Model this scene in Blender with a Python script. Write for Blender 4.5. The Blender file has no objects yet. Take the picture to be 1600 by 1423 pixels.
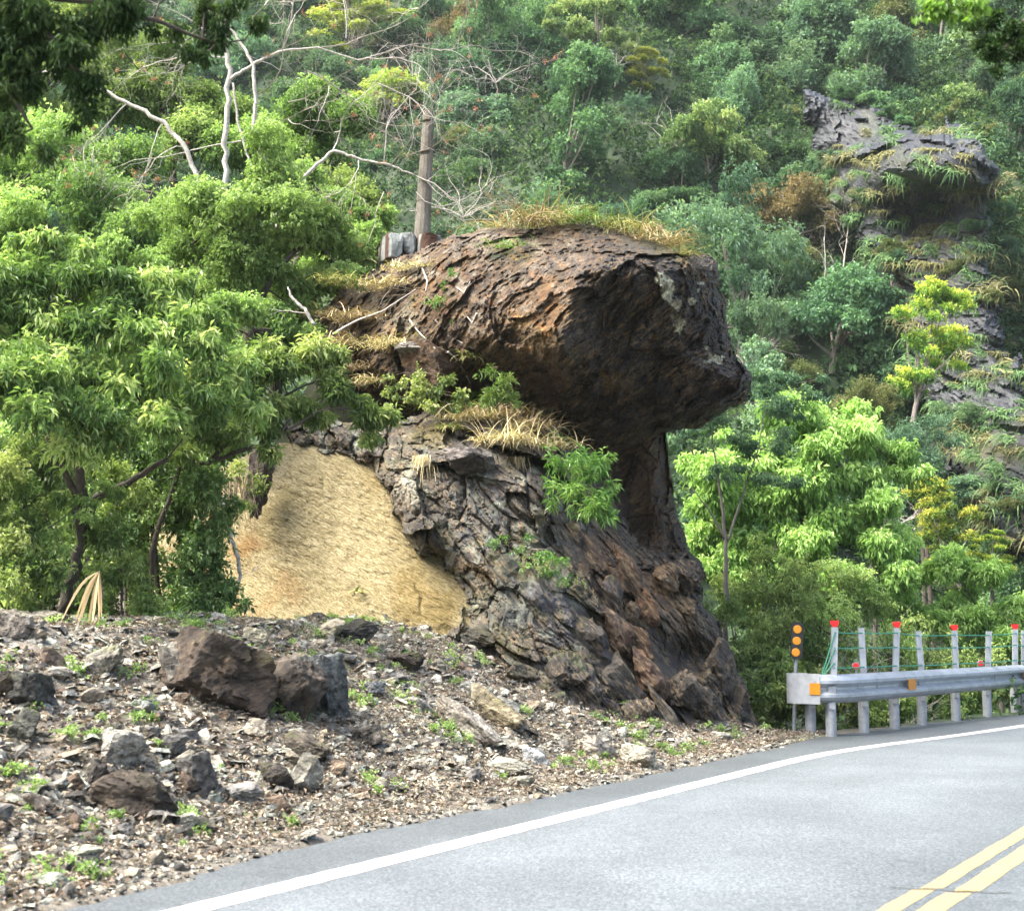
import bpy, math, random, re
import numpy as np
from mathutils import Vector, Matrix

sc = bpy.context.scene
# ------------------------------------------------------------------ camera, world, sun
F = 2222.2                      # focal length in photo pixels (1600 wide), a 50 mm lens
PITCH = math.atan(278.5 / F)
CH = 1.35
cp_, sp_ = math.cos(PITCH), math.sin(PITCH)
cam = bpy.data.cameras.new("camera"); camo = bpy.data.objects.new("camera", cam)
sc.collection.objects.link(camo); sc.camera = camo
camo.location = (0, 0, CH); camo.rotation_euler = (math.pi / 2 + PITCH, 0, 0)
cam.lens = 50; cam.sensor_width = 36; cam.clip_end = 2000; cam.clip_start = 0.1
cam.dof.use_dof = True; cam.dof.focus_distance = 19.0; cam.dof.aperture_fstop = 4.0

SUN_EL, SUN_AZ = math.radians(57), math.radians(-62)   # azimuth from +Y towards +X
w = bpy.data.worlds.new("World"); sc.world = w; w.use_nodes = True
nt = w.node_tree; nt.nodes.clear()
sky = nt.nodes.new("ShaderNodeTexSky"); sky.sky_type = 'NISHITA'; sky.sun_disc = False
sky.sun_elevation = SUN_EL; sky.sun_rotation = SUN_AZ
sky.dust_density = 6.0; sky.air_density = 1.0; sky.ozone_density = 1.0
bg = nt.nodes.new("ShaderNodeBackground"); bg.inputs[1].default_value = 0.15
wo = nt.nodes.new("ShaderNodeOutputWorld")
nt.links.new(sky.outputs[0], bg.inputs[0]); nt.links.new(bg.outputs[0], wo.inputs[0])
sl = bpy.data.lights.new("sun", 'SUN'); sl.energy = 2.7; sl.angle = math.radians(32); sl.color = (1.0, 0.96, 0.88)
so = bpy.data.objects.new("sun", sl); sc.collection.objects.link(so)
sd = Vector((-.55, -.20, .80)).normalized()      # towards the sun: high, from the left, a little from behind the camera
so.rotation_euler = sd.to_track_quat('Z', 'Y').to_euler(); so.location = (-10, -5, 30)
sky.sun_elevation = math.asin(sd.z); sky.sun_rotation = math.atan2(sd.x, sd.y)
sc.view_settings.view_transform = 'Standard'; sc.view_settings.look = 'None'
sc.view_settings.exposure = 2.1; sc.view_settings.gamma = 1.0
sc.render.engine = 'CYCLES'
cy = sc.cycles; cy.max_bounces = 5; cy.diffuse_bounces = 3; cy.glossy_bounces = 2; cy.transmission_bounces = 3
cy.volume_bounces = 0; cy.caustics_reflective = False; cy.caustics_refractive = False
cy.use_denoising = True; cy.sample_clamp_indirect = 4.0
try:
    cy.denoiser = 'OPENIMAGEDENOISE'; cy.denoising_prefilter = 'ACCURATE'
except Exception: pass

# ------------------------------------------------------------------ helpers
def ray(px, py):
    a = (np.asarray(px, float) - 800) / F; b = (711.5 - np.asarray(py, float)) / F
    return a, cp_ - b * sp_, sp_ + b * cp_
def P(px, py, Y):
    a, dy, dz = ray(px, py); t = Y / dy
    return np.stack([a * t, np.broadcast_to(Y, np.shape(a * t)) * 1.0, CH + dz * t], -1)
def sstep(x, a=0., b=1.):
    t = np.clip((np.asarray(x, float) - a) / (b - a), 0, 1); return t * t * (3 - 2 * t)

def _h(ix, iy, iz, s):
    M = np.uint32
    with np.errstate(over='ignore'):
        h = ix.astype(np.int64).astype(M) * M(374761393) + iy.astype(np.int64).astype(M) * M(668265263) + iz.astype(np.int64).astype(M) * M(2147483647 - 1640531) + M((s * 2654435761) & 0xffffffff)
        h = (h ^ (h >> M(13))) * M(1274126177); h = (h ^ (h >> M(15))) * M(2246822519); h = h ^ (h >> M(14))
    return h.astype(np.float64) / 4294967295.0
def vnoise(p, s=0):
    i = np.floor(p); f = p - i; u = f * f * f * (f * (f * 6 - 15) + 10)
    x, y, z = i[:, 0], i[:, 1], i[:, 2]
    r = 0
    for dx in (0, 1):
        for dy in (0, 1):
            for dz in (0, 1):
                wt = (u[:, 0] if dx else 1 - u[:, 0]) * (u[:, 1] if dy else 1 - u[:, 1]) * (u[:, 2] if dz else 1 - u[:, 2])
                r = r + wt * _h(x + dx, y + dy, z + dz, s)
    return r * 2 - 1
def fbm(p, o=4, s=0, g=0.5):
    r = 0; a = 1; t = 0
    for k in range(o):
        r = r + a * vnoise(p * 2 ** k + 17.3 * k, s + k); t += a; a *= g
    return r / t
def facets(p, s=0, jump=.9):
    """broken-rock relief: every cell is a tilted plane; returns height, crack closeness, cell random"""
    ip = np.floor(p); n = len(p)
    d1 = np.full(n, 1e9); d2 = np.full(n, 1e9); hb = np.zeros(n); cb = np.zeros(n)
    for dx in (-1, 0, 1):
        for dy in (-1, 0, 1):
            for dz in (-1, 0, 1):
                c = ip + np.array([dx, dy, dz])
                r = [_h(c[:, 0], c[:, 1], c[:, 2], s + k) for k in range(6)]
                fp = c + np.stack(r[:3], -1); dd = p - fp; d = (dd ** 2).sum(1)
                g = np.stack([r[3], r[4], r[5]], -1) * 2 - 1
                hh = (dd * g).sum(1) * 0.9 + (r[3] - .5) * jump
                m = d < d1
                d2 = np.where(m, d1, np.minimum(d2, d)); hb = np.where(m, hh, hb); cb = np.where(m, r[5], cb); d1 = np.where(m, d, d1)
    return hb, np.sqrt(d2) - np.sqrt(d1), cb

def mesh(name, v, f, mat=None, attrs=None, smooth=False, loose=None):
    """v (N,3); f (M,k) array or list of such arrays with different k"""
    me = bpy.data.meshes.new(name)
    fs = f if isinstance(f, list) else [f]
    fs = [np.asarray(a, dtype=np.int32) for a in fs if len(a)]
    v = np.asarray(v, dtype=np.float32)
    me.vertices.add(len(v)); me.vertices.foreach_set('co', v.ravel())
    li = np.concatenate([a.ravel() for a in fs]); tot = np.concatenate([np.full(len(a), a.shape[1], dtype=np.int32) for a in fs])
    me.loops.add(len(li)); me.loops.foreach_set('vertex_index', li)
    st = np.concatenate([[0], np.cumsum(tot)[:-1]]).astype(np.int32)
    me.polygons.add(len(tot)); me.polygons.foreach_set('loop_start', st); me.polygons.foreach_set('loop_total', tot)
    me.polygons.foreach_set('use_smooth', np.full(len(tot), smooth))
    for k, a in (attrs or {}).items():
        a = np.asarray(a, dtype=np.float32)
        if a.ndim == 1:
            at = me.attributes.new(k, 'FLOAT', 'POINT'); at.data.foreach_set('value', a)
        else:
            if a.shape[1] == 3: a = np.concatenate([a, np.ones((len(a), 1), np.float32)], 1)
            at = me.attributes.new(k, 'FLOAT_COLOR', 'POINT'); at.data.foreach_set('color', a.ravel())
    me.update(calc_edges=True); me.validate()
    if mat: me.materials.append(mat)
    return me
def link(name, me, parent=None, loc=None):
    o = bpy.data.objects.new(name, me); sc.collection.objects.link(o)
    if parent is not None: o.parent = parent
    if loc is not None: o.location = loc
    return o
def tag(o, label=None, cat=None, group=None, kind=None):
    for k, x in (('label', label), ('category', cat), ('group', group), ('kind', kind)):
        if x: o[k] = x
    return o
def empty(name, loc=(0, 0, 0)):
    o = bpy.data.objects.new(name, None); sc.collection.objects.link(o); o.location = tuple(float(c) for c in loc); o.empty_display_size = .2
    return o
def child(name, me, root):
    """mesh in world coordinates under a root standing elsewhere"""
    o = link(name, me, root); o.matrix_parent_inverse = Matrix.Translation(-Vector(root.location)); return o
def copy_tree(o, loc, rotz, s):
    c = o.copy(); sc.collection.objects.link(c); c.location = tuple(map(float, loc)); c.rotation_euler = (0, 0, float(rotz)); c.scale = (float(s[0]), float(s[1]), float(s[2]))
    ks = []
    for ch in list(o.children):
        d = ch.copy(); sc.collection.objects.link(d); d.parent = c; ks.append(d)
    return c, ks

class MB:
    def __init__(self): self.v = []; self.f = {}; self.n = 0
    def add(self, v, f):
        f = np.asarray(f) + self.n; self.v.append(np.asarray(v, float)); self.n += len(v)
        self.f.setdefault(f.shape[1], []).append(f)
    def box(self, c, sx, sy, sz, R=None):
        v = np.array([[x, y, z] for x in (-.5, .5) for y in (-.5, .5) for z in (-.5, .5)]) * [sx, sy, sz]
        if R is not None: v = v @ np.asarray(R).T
        self.add(v + np.asarray(c), [[0, 1, 3, 2], [4, 6, 7, 5], [0, 4, 5, 1], [2, 3, 7, 6], [0, 2, 6, 4], [1, 5, 7, 3]])
    def tube(self, pts, rad, k=8, caps=True):
        pts = np.asarray(pts, float); n = len(pts); rad = np.broadcast_to(np.asarray(rad, float), (n,))
        t = np.gradient(pts, axis=0); t /= np.linalg.norm(t, axis=1, keepdims=True) + 1e-9
        ref = np.array([0, 0, 1.]) if abs(t[0][2]) < .9 else np.array([1., 0, 0])
        a = np.cross(t, ref); a /= np.linalg.norm(a, axis=1, keepdims=True) + 1e-9; b = np.cross(t, a)
        th = np.arange(k) / k * 2 * np.pi
        v = pts[:, None, :] + rad[:, None, None] * (np.cos(th)[None, :, None] * a[:, None] + np.sin(th)[None, :, None] * b[:, None])
        i = np.arange(n - 1)[:, None] * k; j = np.arange(k)[None, :]; j2 = (j + 1) % k
        f = np.stack([i + j, i + j2, i + k + j2, i + k + j], -1).reshape(-1, 4)
        self.add(v.reshape(-1, 3), f)
        if caps:
            c0 = self.n - n * k
            self.f.setdefault(k, []).append(np.array([[c0 + q for q in range(k)][::-1], [c0 + (n - 1) * k + q for q in range(k)]]))
    def build(self, name, mat, attrs=None, smooth=False):
        return mesh(name, np.concatenate(self.v), [np.concatenate(a) for a in self.f.values()], mat, attrs, smooth)

# ------------------------------------------------------------------ materials
def newmat(name):
    m = bpy.data.materials.new(name); m.use_nodes = True; n = m.node_tree; n.nodes.clear()
    o = n.nodes.new("ShaderNodeOutputMaterial"); b = n.nodes.new("ShaderNodeBsdfPrincipled"); n.links.new(b.outputs[0], o.inputs[0])
    return m, n, b, o
class N:
    def __init__(s, n): s.n = n
    def new(s, t, **kw):
        x = s.n.nodes.new(t)
        for k, v in kw.items(): setattr(x, k, v)
        return x
    def attr(s, name, out='Color'):
        a = s.new("ShaderNodeAttribute", attribute_name=name); return a.outputs[out]
    def noise(s, scale, detail=4, rough=.6, vec=None, out=0, dist=0):
        x = s.new("ShaderNodeTexNoise"); x.inputs['Scale'].default_value = scale; x.inputs['Detail'].default_value = detail; x.inputs['Roughness'].default_value = rough; x.inputs['Distortion'].default_value = dist
        if vec is not None: s.n.links.new(vec, x.inputs['Vector'])
        return x.outputs[out]
    def coords(s, scale=(1, 1, 1), rot=(0, 0, 0), out='Object'):
        t = s.new("ShaderNodeTexCoord"); m = s.new("ShaderNodeMapping"); m.inputs['Scale'].default_value = scale; m.inputs['Rotation'].default_value = rot
        s.n.links.new(t.outputs[out], m.inputs['Vector']); return m.outputs[0]
    def pos(s, scale=(1, 1, 1), rot=(0, 0, 0)):
        t = s.new("ShaderNodeNewGeometry"); r = s.new("ShaderNodeMapping"); r.inputs['Rotation'].default_value = rot; m = s.new("ShaderNodeMapping"); m.inputs['Scale'].default_value = scale
        s.n.links.new(t.outputs['Position'], r.inputs['Vector']); s.n.links.new(r.outputs[0], m.inputs['Vector']); return m.outputs[0]
    def ramp(s, fac, stops, interp='LINEAR'):
        r = s.new("ShaderNodeValToRGB"); r.color_ramp.interpolation = interp; e = r.color_ramp.elements
        while len(e) < len(stops): e.new(0.5)
        for q, (p_, c) in zip(e, stops): q.position = p_; q.color = (*c, 1) if len(c) == 3 else c
        s.n.links.new(fac, r.inputs[0]); return r.outputs[0]
    def mix(s, a, b, fac, mode='MIX'):
        m = s.new("ShaderNodeMix", data_type='RGBA', blend_type=mode)
        for v, i in ((fac, m.inputs[0]), (a, m.inputs[6]), (b, m.inputs[7])):
            if hasattr(v, 'links') or hasattr(v, 'is_linked'): s.n.links.new(v, i)
            elif isinstance(v, (int, float)): i.default_value = v
            else: i.default_value = (*v, 1)
        return m.outputs[2]
    def math(s, op, a, b=0.5):
        m = s.new("ShaderNodeMath", operation=op)
        for v, i in ((a, m.inputs[0]), (b, m.inputs[1])):
            if isinstance(v, (int, float)): i.default_value = v
            else: s.n.links.new(v, i)
        return m.outputs[0]
    def bump(s, h, b, strength=.5, dist=.02):
        x = s.new("ShaderNodeBump"); x.inputs['Strength'].default_value = strength; x.inputs['Distance'].default_value = dist
        s.n.links.new(h, x.inputs['Height']); s.n.links.new(x.outputs[0], b.inputs['Normal']); return x

def leafmat(name, c1, c2, c3=None, trans=.35, rough=.42, spec=.5, hue=.03):
    """c1 old leaf, c2 mid, c3 young leaf; 'tint' is a random number per sprig"""
    m, n, b, o = newmat(name); k = N(n); c3 = c3 or c2
    col = k.ramp(k.attr('tint', 'Fac'), [(0, c1), (.55, c2), (1, c3)])
    oi = k.new("ShaderNodeObjectInfo"); hs = k.new("ShaderNodeHueSaturation")
    n.links.new(col, hs.inputs['Color'])
    n.links.new(k.math('ADD', k.math('MULTIPLY', oi.outputs['Random'], hue), .5 - hue / 2), hs.inputs['Hue'])
    n.links.new(k.math('ADD', k.math('MULTIPLY', oi.outputs['Random'], .4), .8), hs.inputs['Value'])
    col = hs.outputs[0]
    n.links.new(col, b.inputs['Base Color']); b.inputs['Roughness'].default_value = rough; b.inputs['Specular IOR Level'].default_value = spec
    t = k.new("ShaderNodeBsdfTranslucent"); mx = k.new("ShaderNodeMixShader"); mx.inputs[0].default_value = trans
    tc = k.mix(col, (1.08, 1.2, .6), 1.0, 'MULTIPLY'); n.links.new(tc, t.inputs[0])
    n.links.new(b.outputs[0], mx.inputs[1]); n.links.new(t.outputs[0], mx.inputs[2]); n.links.new(mx.outputs[0], o.inputs[0])
    return m
def plain(name, col, rough=.6, metal=0, noise_amt=.25, scale=12, bump=.2):
    m, n, b, o = newmat(name); k = N(n)
    nz = k.noise(scale, 5, .65, k.pos())
    c = k.mix(tuple(x * (1 - noise_amt) for x in col), tuple(min(1, x * (1 + noise_amt)) for x in col), k.ramp(nz, [(.3, (0, 0, 0)), (.7, (1, 1, 1))]))
    n.links.new(c, b.inputs['Base Color']); b.inputs['Roughness'].default_value = rough; b.inputs['Metallic'].default_value = metal
    if bump: k.bump(nz, b, bump, .01)
    return m
def rockmat(name, strata_rot=(0, 0, 0), strata=(3, 3, 22), rough=.6, spec=.5, amp=.5, fine=30, bump=.7, mottle=0, fleck=None):
    """base colour comes from the 'col' attribute (mineral colour zones), broken up by grain"""
    m, n, b, o = newmat(name); k = N(n)
    a = k.attr('col')
    s1 = k.noise(1.0, 8, .7, k.pos(strata, strata_rot), dist=.4)
    s2 = k.noise(fine, 6, .7, k.pos())
    g1 = k.ramp(s1, [(.3, (1 - amp,) * 3), (.5, (1, 1, 1)), (.72, (1 + amp * 1.1,) * 3)])
    g2 = k.ramp(s2, [(.3, (.55,) * 3), (.52, (1, 1, 1)), (.75, (1.6,) * 3)])
    c = k.mix(k.mix(a, g1, 1., 'MULTIPLY'), g2, 1., 'MULTIPLY')
    if mottle:
        s3 = k.noise(mottle, 9, .72, k.pos((1, 1, 1.6), strata_rot), dist=.6)
        c = k.mix(c, k.ramp(s3, [(.36, (.16, .15, .14)), (.46, (.75, .72, .68)), (.58, (1.25, 1.2, 1.1)), (.70, (2.7, 2.6, 2.4))]), 1., 'MULTIPLY')
    if fleck:
        s4 = k.noise(1.0, 9, .75, k.pos(tuple(q * 2.2 for q in strata), strata_rot), dist=1.0)
        s5 = k.noise(2.2, 3, .6, k.pos())
        fm = k.math('MULTIPLY', k.ramp(s4, [(.50, (0, 0, 0)), (.58, (1, 1, 1))]), k.ramp(s5, [(.38, (.15, .15, .15)), (.56, (1, 1, 1))]))
        c = k.mix(c, tuple(q * 1.5 for q in fleck), k.math('MULTIPLY', fm, .9))
    # lichen specks
    v = k.new("ShaderNodeTexVoronoi"); v.inputs['Scale'].default_value = 16; n.links.new(k.pos(), v.inputs['Vector'])
    lm = k.noise(1.6, 3, .6, k.pos())
    sp = k.math('MULTIPLY', k.ramp(v.outputs['Distance'], [(.10, (1, 1, 1)), (.17, (0, 0, 0))]), k.ramp(lm, [(.50, (0, 0, 0)), (.60, (1, 1, 1))]))
    spk = k.math('MULTIPLY', sp, k.attr('lich', 'Fac'))
    c = k.mix(c, (.30, .30, .26), spk)
    n.links.new(c, b.inputs['Base Color'])
    n.links.new(k.ramp(s2, [(.3, (rough - .15,) * 3), (.7, (min(1, rough + .2),) * 3)]), b.inputs['Roughness'])
    b.inputs['Specular IOR Level'].default_value = spec
    h = k.math('ADD', k.math('MULTIPLY', s1, 1.2), k.math('MULTIPLY', s2, .5))
    k.bump(h, b, bump, .06)
    return m

M = {}
M['g_thicket'] = leafmat('leaf_thicket', (0.05, 0.09, 0.025), (0.13, 0.2, 0.06), (0.27, 0.34, 0.12), trans=.3)
M['tan'] = leafmat('withered_leaf', (.20, .14, .075), (.30, .22, .13), (.38, .29, .18), trans=.2, rough=.8, spec=.2)
M['cliffgrass'] = leafmat('cliff_grass', (.07, .075, .03), (.15, .145, .065), (.26, .23, .12), trans=.2, rough=.8, spec=.1)
M['clifffern'] = leafmat('cliff_fern', (.04, .08, .03), (.09, .16, .06), (.18, .25, .10), trans=.2, rough=.7, spec=.1)
M['g_tips'] = leafmat('leaf_light_tips', (0.12, 0.2, 0.06), (0.27, 0.4, 0.14), (0.45, 0.58, 0.27), trans=.4, rough=.62, spec=.15)
M['bark'] = plain('dark_bark', (.055, .045, .035), .9, 0, .5, 25, .6)
M['barkfar'] = plain('far_bark', (.16, .14, .12), .9, 0, .4, 8, 0)
M['palebark'] = plain('lichen_bark', (.36, .34, .30), .85, 0, .5, 28, .6)
M['twig'] = plain('pale_twig', (.38, .35, .31), .9, 0, .3, 20, 0)
M['browntwig'] = plain('brown_twig', (.17, .13, .09), .9, 0, .4, 20, 0)
# hillside greens (cool), slope and near greens
M['g_dark'] = leafmat('leaf_dark_green', (0.035, 0.08, 0.045), (0.08, 0.155, 0.085), (0.16, 0.26, 0.14), rough=.62, spec=.15)
M['g_mid'] = leafmat('leaf_mid_green', (0.055, 0.12, 0.065), (0.135, 0.24, 0.125), (0.27, 0.4, 0.2), rough=.62, spec=.15)
M['g_blue'] = leafmat('leaf_grey_green', (0.07, 0.14, 0.09), (0.155, 0.26, 0.16), (0.28, 0.4, 0.24), rough=.62, spec=.15)
M['g_pale'] = leafmat('leaf_pale_green', (0.1, 0.19, 0.08), (0.27, 0.4, 0.18), (0.52, 0.6, 0.3), rough=.62, spec=.15)
M['g_olive'] = leafmat('leaf_olive', (0.070, 0.098, 0.035), (0.154, 0.182, 0.070), (0.280, 0.266, 0.126), rough=.62, spec=.15)
M['g_rust'] = leafmat('leaf_rust', (0.1, 0.09, 0.05), (0.2, 0.15, 0.085), (0.28, 0.2, 0.11), rough=.62, spec=.15)
M['g_yellow'] = leafmat('leaf_yellow_tips', (0.07, 0.16, 0.04), (0.22, 0.34, 0.06), (0.6, 0.6, 0.12), rough=.62, spec=.15)
M['g_lime'] = leafmat('leaf_lime', (0.14, 0.24, 0.065), (0.32, 0.465, 0.15), (0.5, 0.62, 0.26), trans=.4, rough=.62, spec=.15)
M['g_limey'] = leafmat('leaf_yellow_green', (0.16, 0.22, 0.04), (0.36, 0.42, 0.1), (0.56, 0.58, 0.2), trans=.4, rough=.62, spec=.15)
M['g_left'] = leafmat('leaf_slope_green', (0.1, 0.16, 0.055), (0.25, 0.34, 0.12), (0.43, 0.53, 0.22), trans=.4, rough=.62, spec=.15)
M['g_near'] = leafmat('leaf_long_green', (0.075, 0.13, 0.04), (0.22, 0.305, 0.095), (0.5, 0.55, 0.24), trans=.4, rough=.42, spec=.3)
M['g_under'] = leafmat('leaf_undergrowth', (0.02, 0.045, 0.02), (0.05, 0.1, 0.04), (0.13, 0.19, 0.07), trans=.3, rough=.62, spec=.15)  # darkened leaf colour, so gaps between hillside crowns look deep in shade
M['g_over'] = leafmat('leaf_overhead', (0.022, 0.05, 0.018), (0.055, 0.11, 0.035), (0.11, 0.17, 0.06), trans=.35, rough=.62, spec=.15)
M['g_fresh'] = leafmat('leaf_fresh', (.08, .18, .03), (.16, .32, .05), (.26, .42, .08), trans=.45)
M['dry'] = leafmat('dry_grass', (.22, .17, .09), (.42, .34, .20), (.62, .52, .33), trans=.2, rough=.8, spec=.2)
M['drygreen'] = leafmat('half_dry_grass', (.12, .16, .04), (.30, .30, .12), (.50, .45, .22), trans=.25, rough=.7, spec=.2)
M['grassgreen'] = leafmat('green_grass', (.06, .14, .03), (.13, .25, .05), (.25, .36, .09), trans=.3)
M['litter'] = leafmat('fallen_leaf', (0.12, 0.088, 0.06), (0.25, 0.2, 0.15), (0.43, 0.385, 0.32), trans=.1, rough=.8, spec=.2)
M['bud'] = leafmat('red_bud', (0.22, 0.08, 0.05), (0.32, 0.13, 0.08), (0.4, 0.2, 0.12), trans=.2)

# ------------------------------------------------------------------ ground
EDX = np.array([(-60, -41), (0, -6.3), (6.9, -2.45), (7.6, -1.97), (9.5, -1.25), (11.8, .16), (14.5, 1.65), (17.1, 3.1), (19.1, 4.12), (22, 6.4), (24.6, 8.85), (30, 14.5), (45, 31), (70, 62), (260, 300)], float)
def xedge(y): return np.interp(y, EDX[:, 0], EDX[:, 1])
def gz(x, y, detail=True):
    x = np.asarray(x, float); y = np.asarray(y, float)
    s = (xedge(y) - x) * .86
    tal = 1.42 * sstep(s, -.1, 4.1) ** .92
    tal = np.where(s > 3.4, np.maximum(tal, 1.36 + .03 * (s - 3.4)), tal)
    m = sstep(x + .28 * (y - 18.5), 1.6, 4.2) * sstep(y, 17.5, 20.5)
    rav = -4.2 * sstep(s, .45, 5.0)
    z = tal * (1 - m) + m * rav
    z = z + 5.0 * np.exp(-((x + 1.9) / 2.0) ** 2 - ((y - 22.6) / 1.9) ** 2) + 1.6 * np.exp(-((x + 8) / 5.0) ** 2 - ((y - 24) / 5.0) ** 2)
    # far side of the valley: the steep hillside
    hy = y - 50 + 4 * np.sin(x * .06) + 2.5 * np.sin(x * .17 + 1)
    hill = np.where(hy > 0, hy * .98, 0); valley = sstep(y, 28, 44)
    z = z * (1 - valley) + valley * (-4.0) + hill
    z = np.where(s < 0, np.minimum(z, -.02) , z)
    if detail:
        q = np.stack([x.ravel(), y.ravel(), np.zeros(x.size)], -1)
        n1 = fbm(q * 1.1, 5, 3).reshape(x.shape)
        z = z + np.where(s > 0, n1 * .16 * sstep(s, 0.1, 1.0), 0) - .03 * (s <= .05)
        n2 = fbm(q * .12, 4, 9).reshape(x.shape); z = z + n2 * 4.5 * sstep(y, 50, 60)
    return z
def hit(px, py, y0=6.0, y1=30.0):
    ys = np.linspace(y0, y1, 1600); p = P(np.full(1600, float(px)), np.full(1600, float(py)), ys)
    g = gz(p[:, 0], p[:, 1]); b = np.nonzero(p[:, 2] <= g)[0]
    return p[b[0]] if len(b) else None

def axis(a, b, segs):
    r = [np.arange(s0, s1, st) for s0, s1, st in segs]; return np.concatenate(r)
gxs = axis(0, 0, [(-150, -40, 5), (-40, -14, 1.0), (-14, -7, .25), (-7, 5, .05), (5, 16, .25), (16, 60, 1.2), (60, 200, 5)])
gys = axis(0, 0, [(-60, 0, 5), (0, 5, .5), (5, 20, .05), (20, 30, .25), (30, 110, 1.0), (110, 240, 6)])
GX, GY = np.meshgrid(gxs, gys); GZ = gz(GX, GY)
nx, ny = len(gxs), len(gys); ii = (np.arange(ny - 1)[:, None] * nx + np.arange(nx - 1)[None, :])
gf = np.stack([ii, ii + 1, ii + nx + 1, ii + nx], -1).reshape(-1, 4)
m, n, b, o = newmat('earth'); k = N(n)
g1 = k.noise(5, 8, .75, k.pos()); g2 = k.noise(1.0, 4, .6, k.pos())
soil = k.ramp(g1, [(.3, (.055, .047, .034)), (.5, (.14, .122, .094)), (.7, (.26, .24, .20))])
grn = k.ramp(k.noise(2.2, 8, .75, k.pos()), [(.35, (.008, .02, .009)), (.6, (.03, .055, .02)), (.8, (.07, .09, .04))])
sep = k.new("ShaderNodeSeparateXYZ"); n.links.new(k.pos(), sep.inputs[0])
far = k.ramp(k.math('MULTIPLY', sep.outputs[1], .02), [(.40, (0, 0, 0)), (.46, (1, 1, 1))])
moss = k.ramp(g2, [(.60, (0, 0, 0)), (.68, (1, 1, 1))])
n.links.new(k.mix(k.mix(soil, (.10, .14, .04), k.math('MULTIPLY', moss, .6)), grn, far), b.inputs['Base Color'])
b.inputs['Roughness'].default_value = .95; k.bump(g1, b, .8, .05)
M['earth'] = m
tag(link('ground', mesh('ground', np.stack([GX, GY, GZ], -1).reshape(-1, 3), gf, m, smooth=True)), kind='structure')

# road
m, n, b, o = newmat('asphalt'); k = N(n)
a1 = k.noise(120, 3, .8, k.pos()); a2 = k.noise(.7, 4, .6, k.pos()); a3 = k.noise(38, 4, .7, k.pos())
vv = k.new("ShaderNodeTexVoronoi"); vv.inputs['Scale'].default_value = 85; n.links.new(k.pos(), vv.inputs['Vector'])
gr = k.ramp(k.mix(a1, vv.outputs['Color'], .5), [(.30, (.06, .07, .076)), (.50, (.107, .124, .134)), (.70, (.175, .198, .208))])
col = k.mix(gr, k.ramp(a2, [(.35, (.85,) * 3), (.65, (1.12,) * 3)]), 1., 'MULTIPLY')
col = k.mix(col, k.ramp(a3, [(.3, (.82,) * 3), (.7, (1.15,) * 3)]), 1., 'MULTIPLY')
acr = k.math('ADD', k.math('MULTIPLY', k.attr('across', 'Fac'), .1), k.math('MULTIPLY', k.math('SUBTRACT', a2, .5), .03))
wear = k.ramp(k.math('ADD', acr, .1), [(.085, (.66, .66, .65)), (.115, (.9, .9, .9)), (.17, (1.06,) * 3), (.25, (1.0,) * 3), (.33, (1.08,) * 3), (.43, (.86,) * 3), (.47, (.72, .73, .74)), (.6, (.95,) * 3)])
col = k.mix(col, wear, 1., 'MULTIPLY')
n.links.new(col, b.inputs['Base Color']); b.inputs['Roughness'].default_value = .6; b.inputs['Specular IOR Level'].default_value = .4
k.bump(a1, b, .5, .006); M['asphalt'] = m
WLc = np.array([(-60, -39.3), (0, -5.75), (5, -2.95), (6.93, -1.87), (11.5, .66), (16.2, 3.26), (16.9, 3.72), (18.3, 4.92), (19.6, 6.05), (22.4, 8.25), (26, 11.2), (30, 15), (45, 32), (70, 63), (260, 301)], float)
def wl(y): 
    q = np.stack([np.interp(y + d, WLc[:, 0], WLc[:, 1]) for d in np.linspace(-1, 1, 9)]); return q.mean(0)
def strip(name, fl, fr, ys, z, mat, ncross=2, **kw):
    """ribbon between two x(y) curves"""
    t = np.linspace(0, 1, ncross); L = fl(ys)[:, None]; R = fr(ys)[:, None]
    X = L * (1 - t) + R * t; Y = np.broadcast_to(ys[:, None], X.shape); Z = np.full(X.shape, z)
    i = np.arange(len(ys) - 1)[:, None] * ncross + np.arange(ncross - 1)[None]
    f = np.stack([i, i + 1, i + ncross + 1, i + ncross], -1).reshape(-1, 4)
    return tag(link(name, mesh(name, np.stack([X, Y, Z], -1).reshape(-1, 3), f, mat, {'across': (X - wl(ys)[:, None]).ravel()})), **kw)
ys = np.concatenate([np.arange(-40, 5, 1.), np.arange(5, 26, .04), np.arange(26, 60, .5)])
edn = vnoise(np.stack([ys * 3, ys * 0, ys * 0], -1), 5) * .07 + vnoise(np.stack([ys * 9, ys * 0, ys * 0], -1), 6) * .035
strip('road', lambda y: np.interp(y, EDX[:, 0], EDX[:, 1]) - np.interp(y, ys, edn) - .05, lambda y: wl(y) + 9.5 + np.maximum(0, y - 16) * .6, ys, 0.0, m, 70, kind='structure')
m, n, b, o = newmat('white_paint'); k = N(n); q = k.noise(60, 5, .8, k.pos()); q2 = k.noise(3, 4, .7, k.pos())
n.links.new(k.ramp(k.mix(q, q2, .4), [(.30, (.22, .23, .23)), (.42, (.46, .47, .47)), (.7, (.58, .58, .575))]), b.inputs['Base Color']); b.inputs['Roughness'].default_value = .6; k.bump(q, b, .3, .004)
n1 = np.interp
def jl(y, s): return vnoise(np.stack([y * 12, y * 0, y * 0 + s], -1), 8) * .008
strip('edge_line', lambda y: wl(y) - .005 + jl(y, 0), lambda y: wl(y) + .19 / .86 + jl(y, 9), ys, .002, m, kind='structure')
m, n, b, o = newmat('yellow_paint'); k = N(n); q = k.noise(60, 5, .8, k.pos()); q2 = k.noise(4, 4, .7, k.pos())
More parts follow.
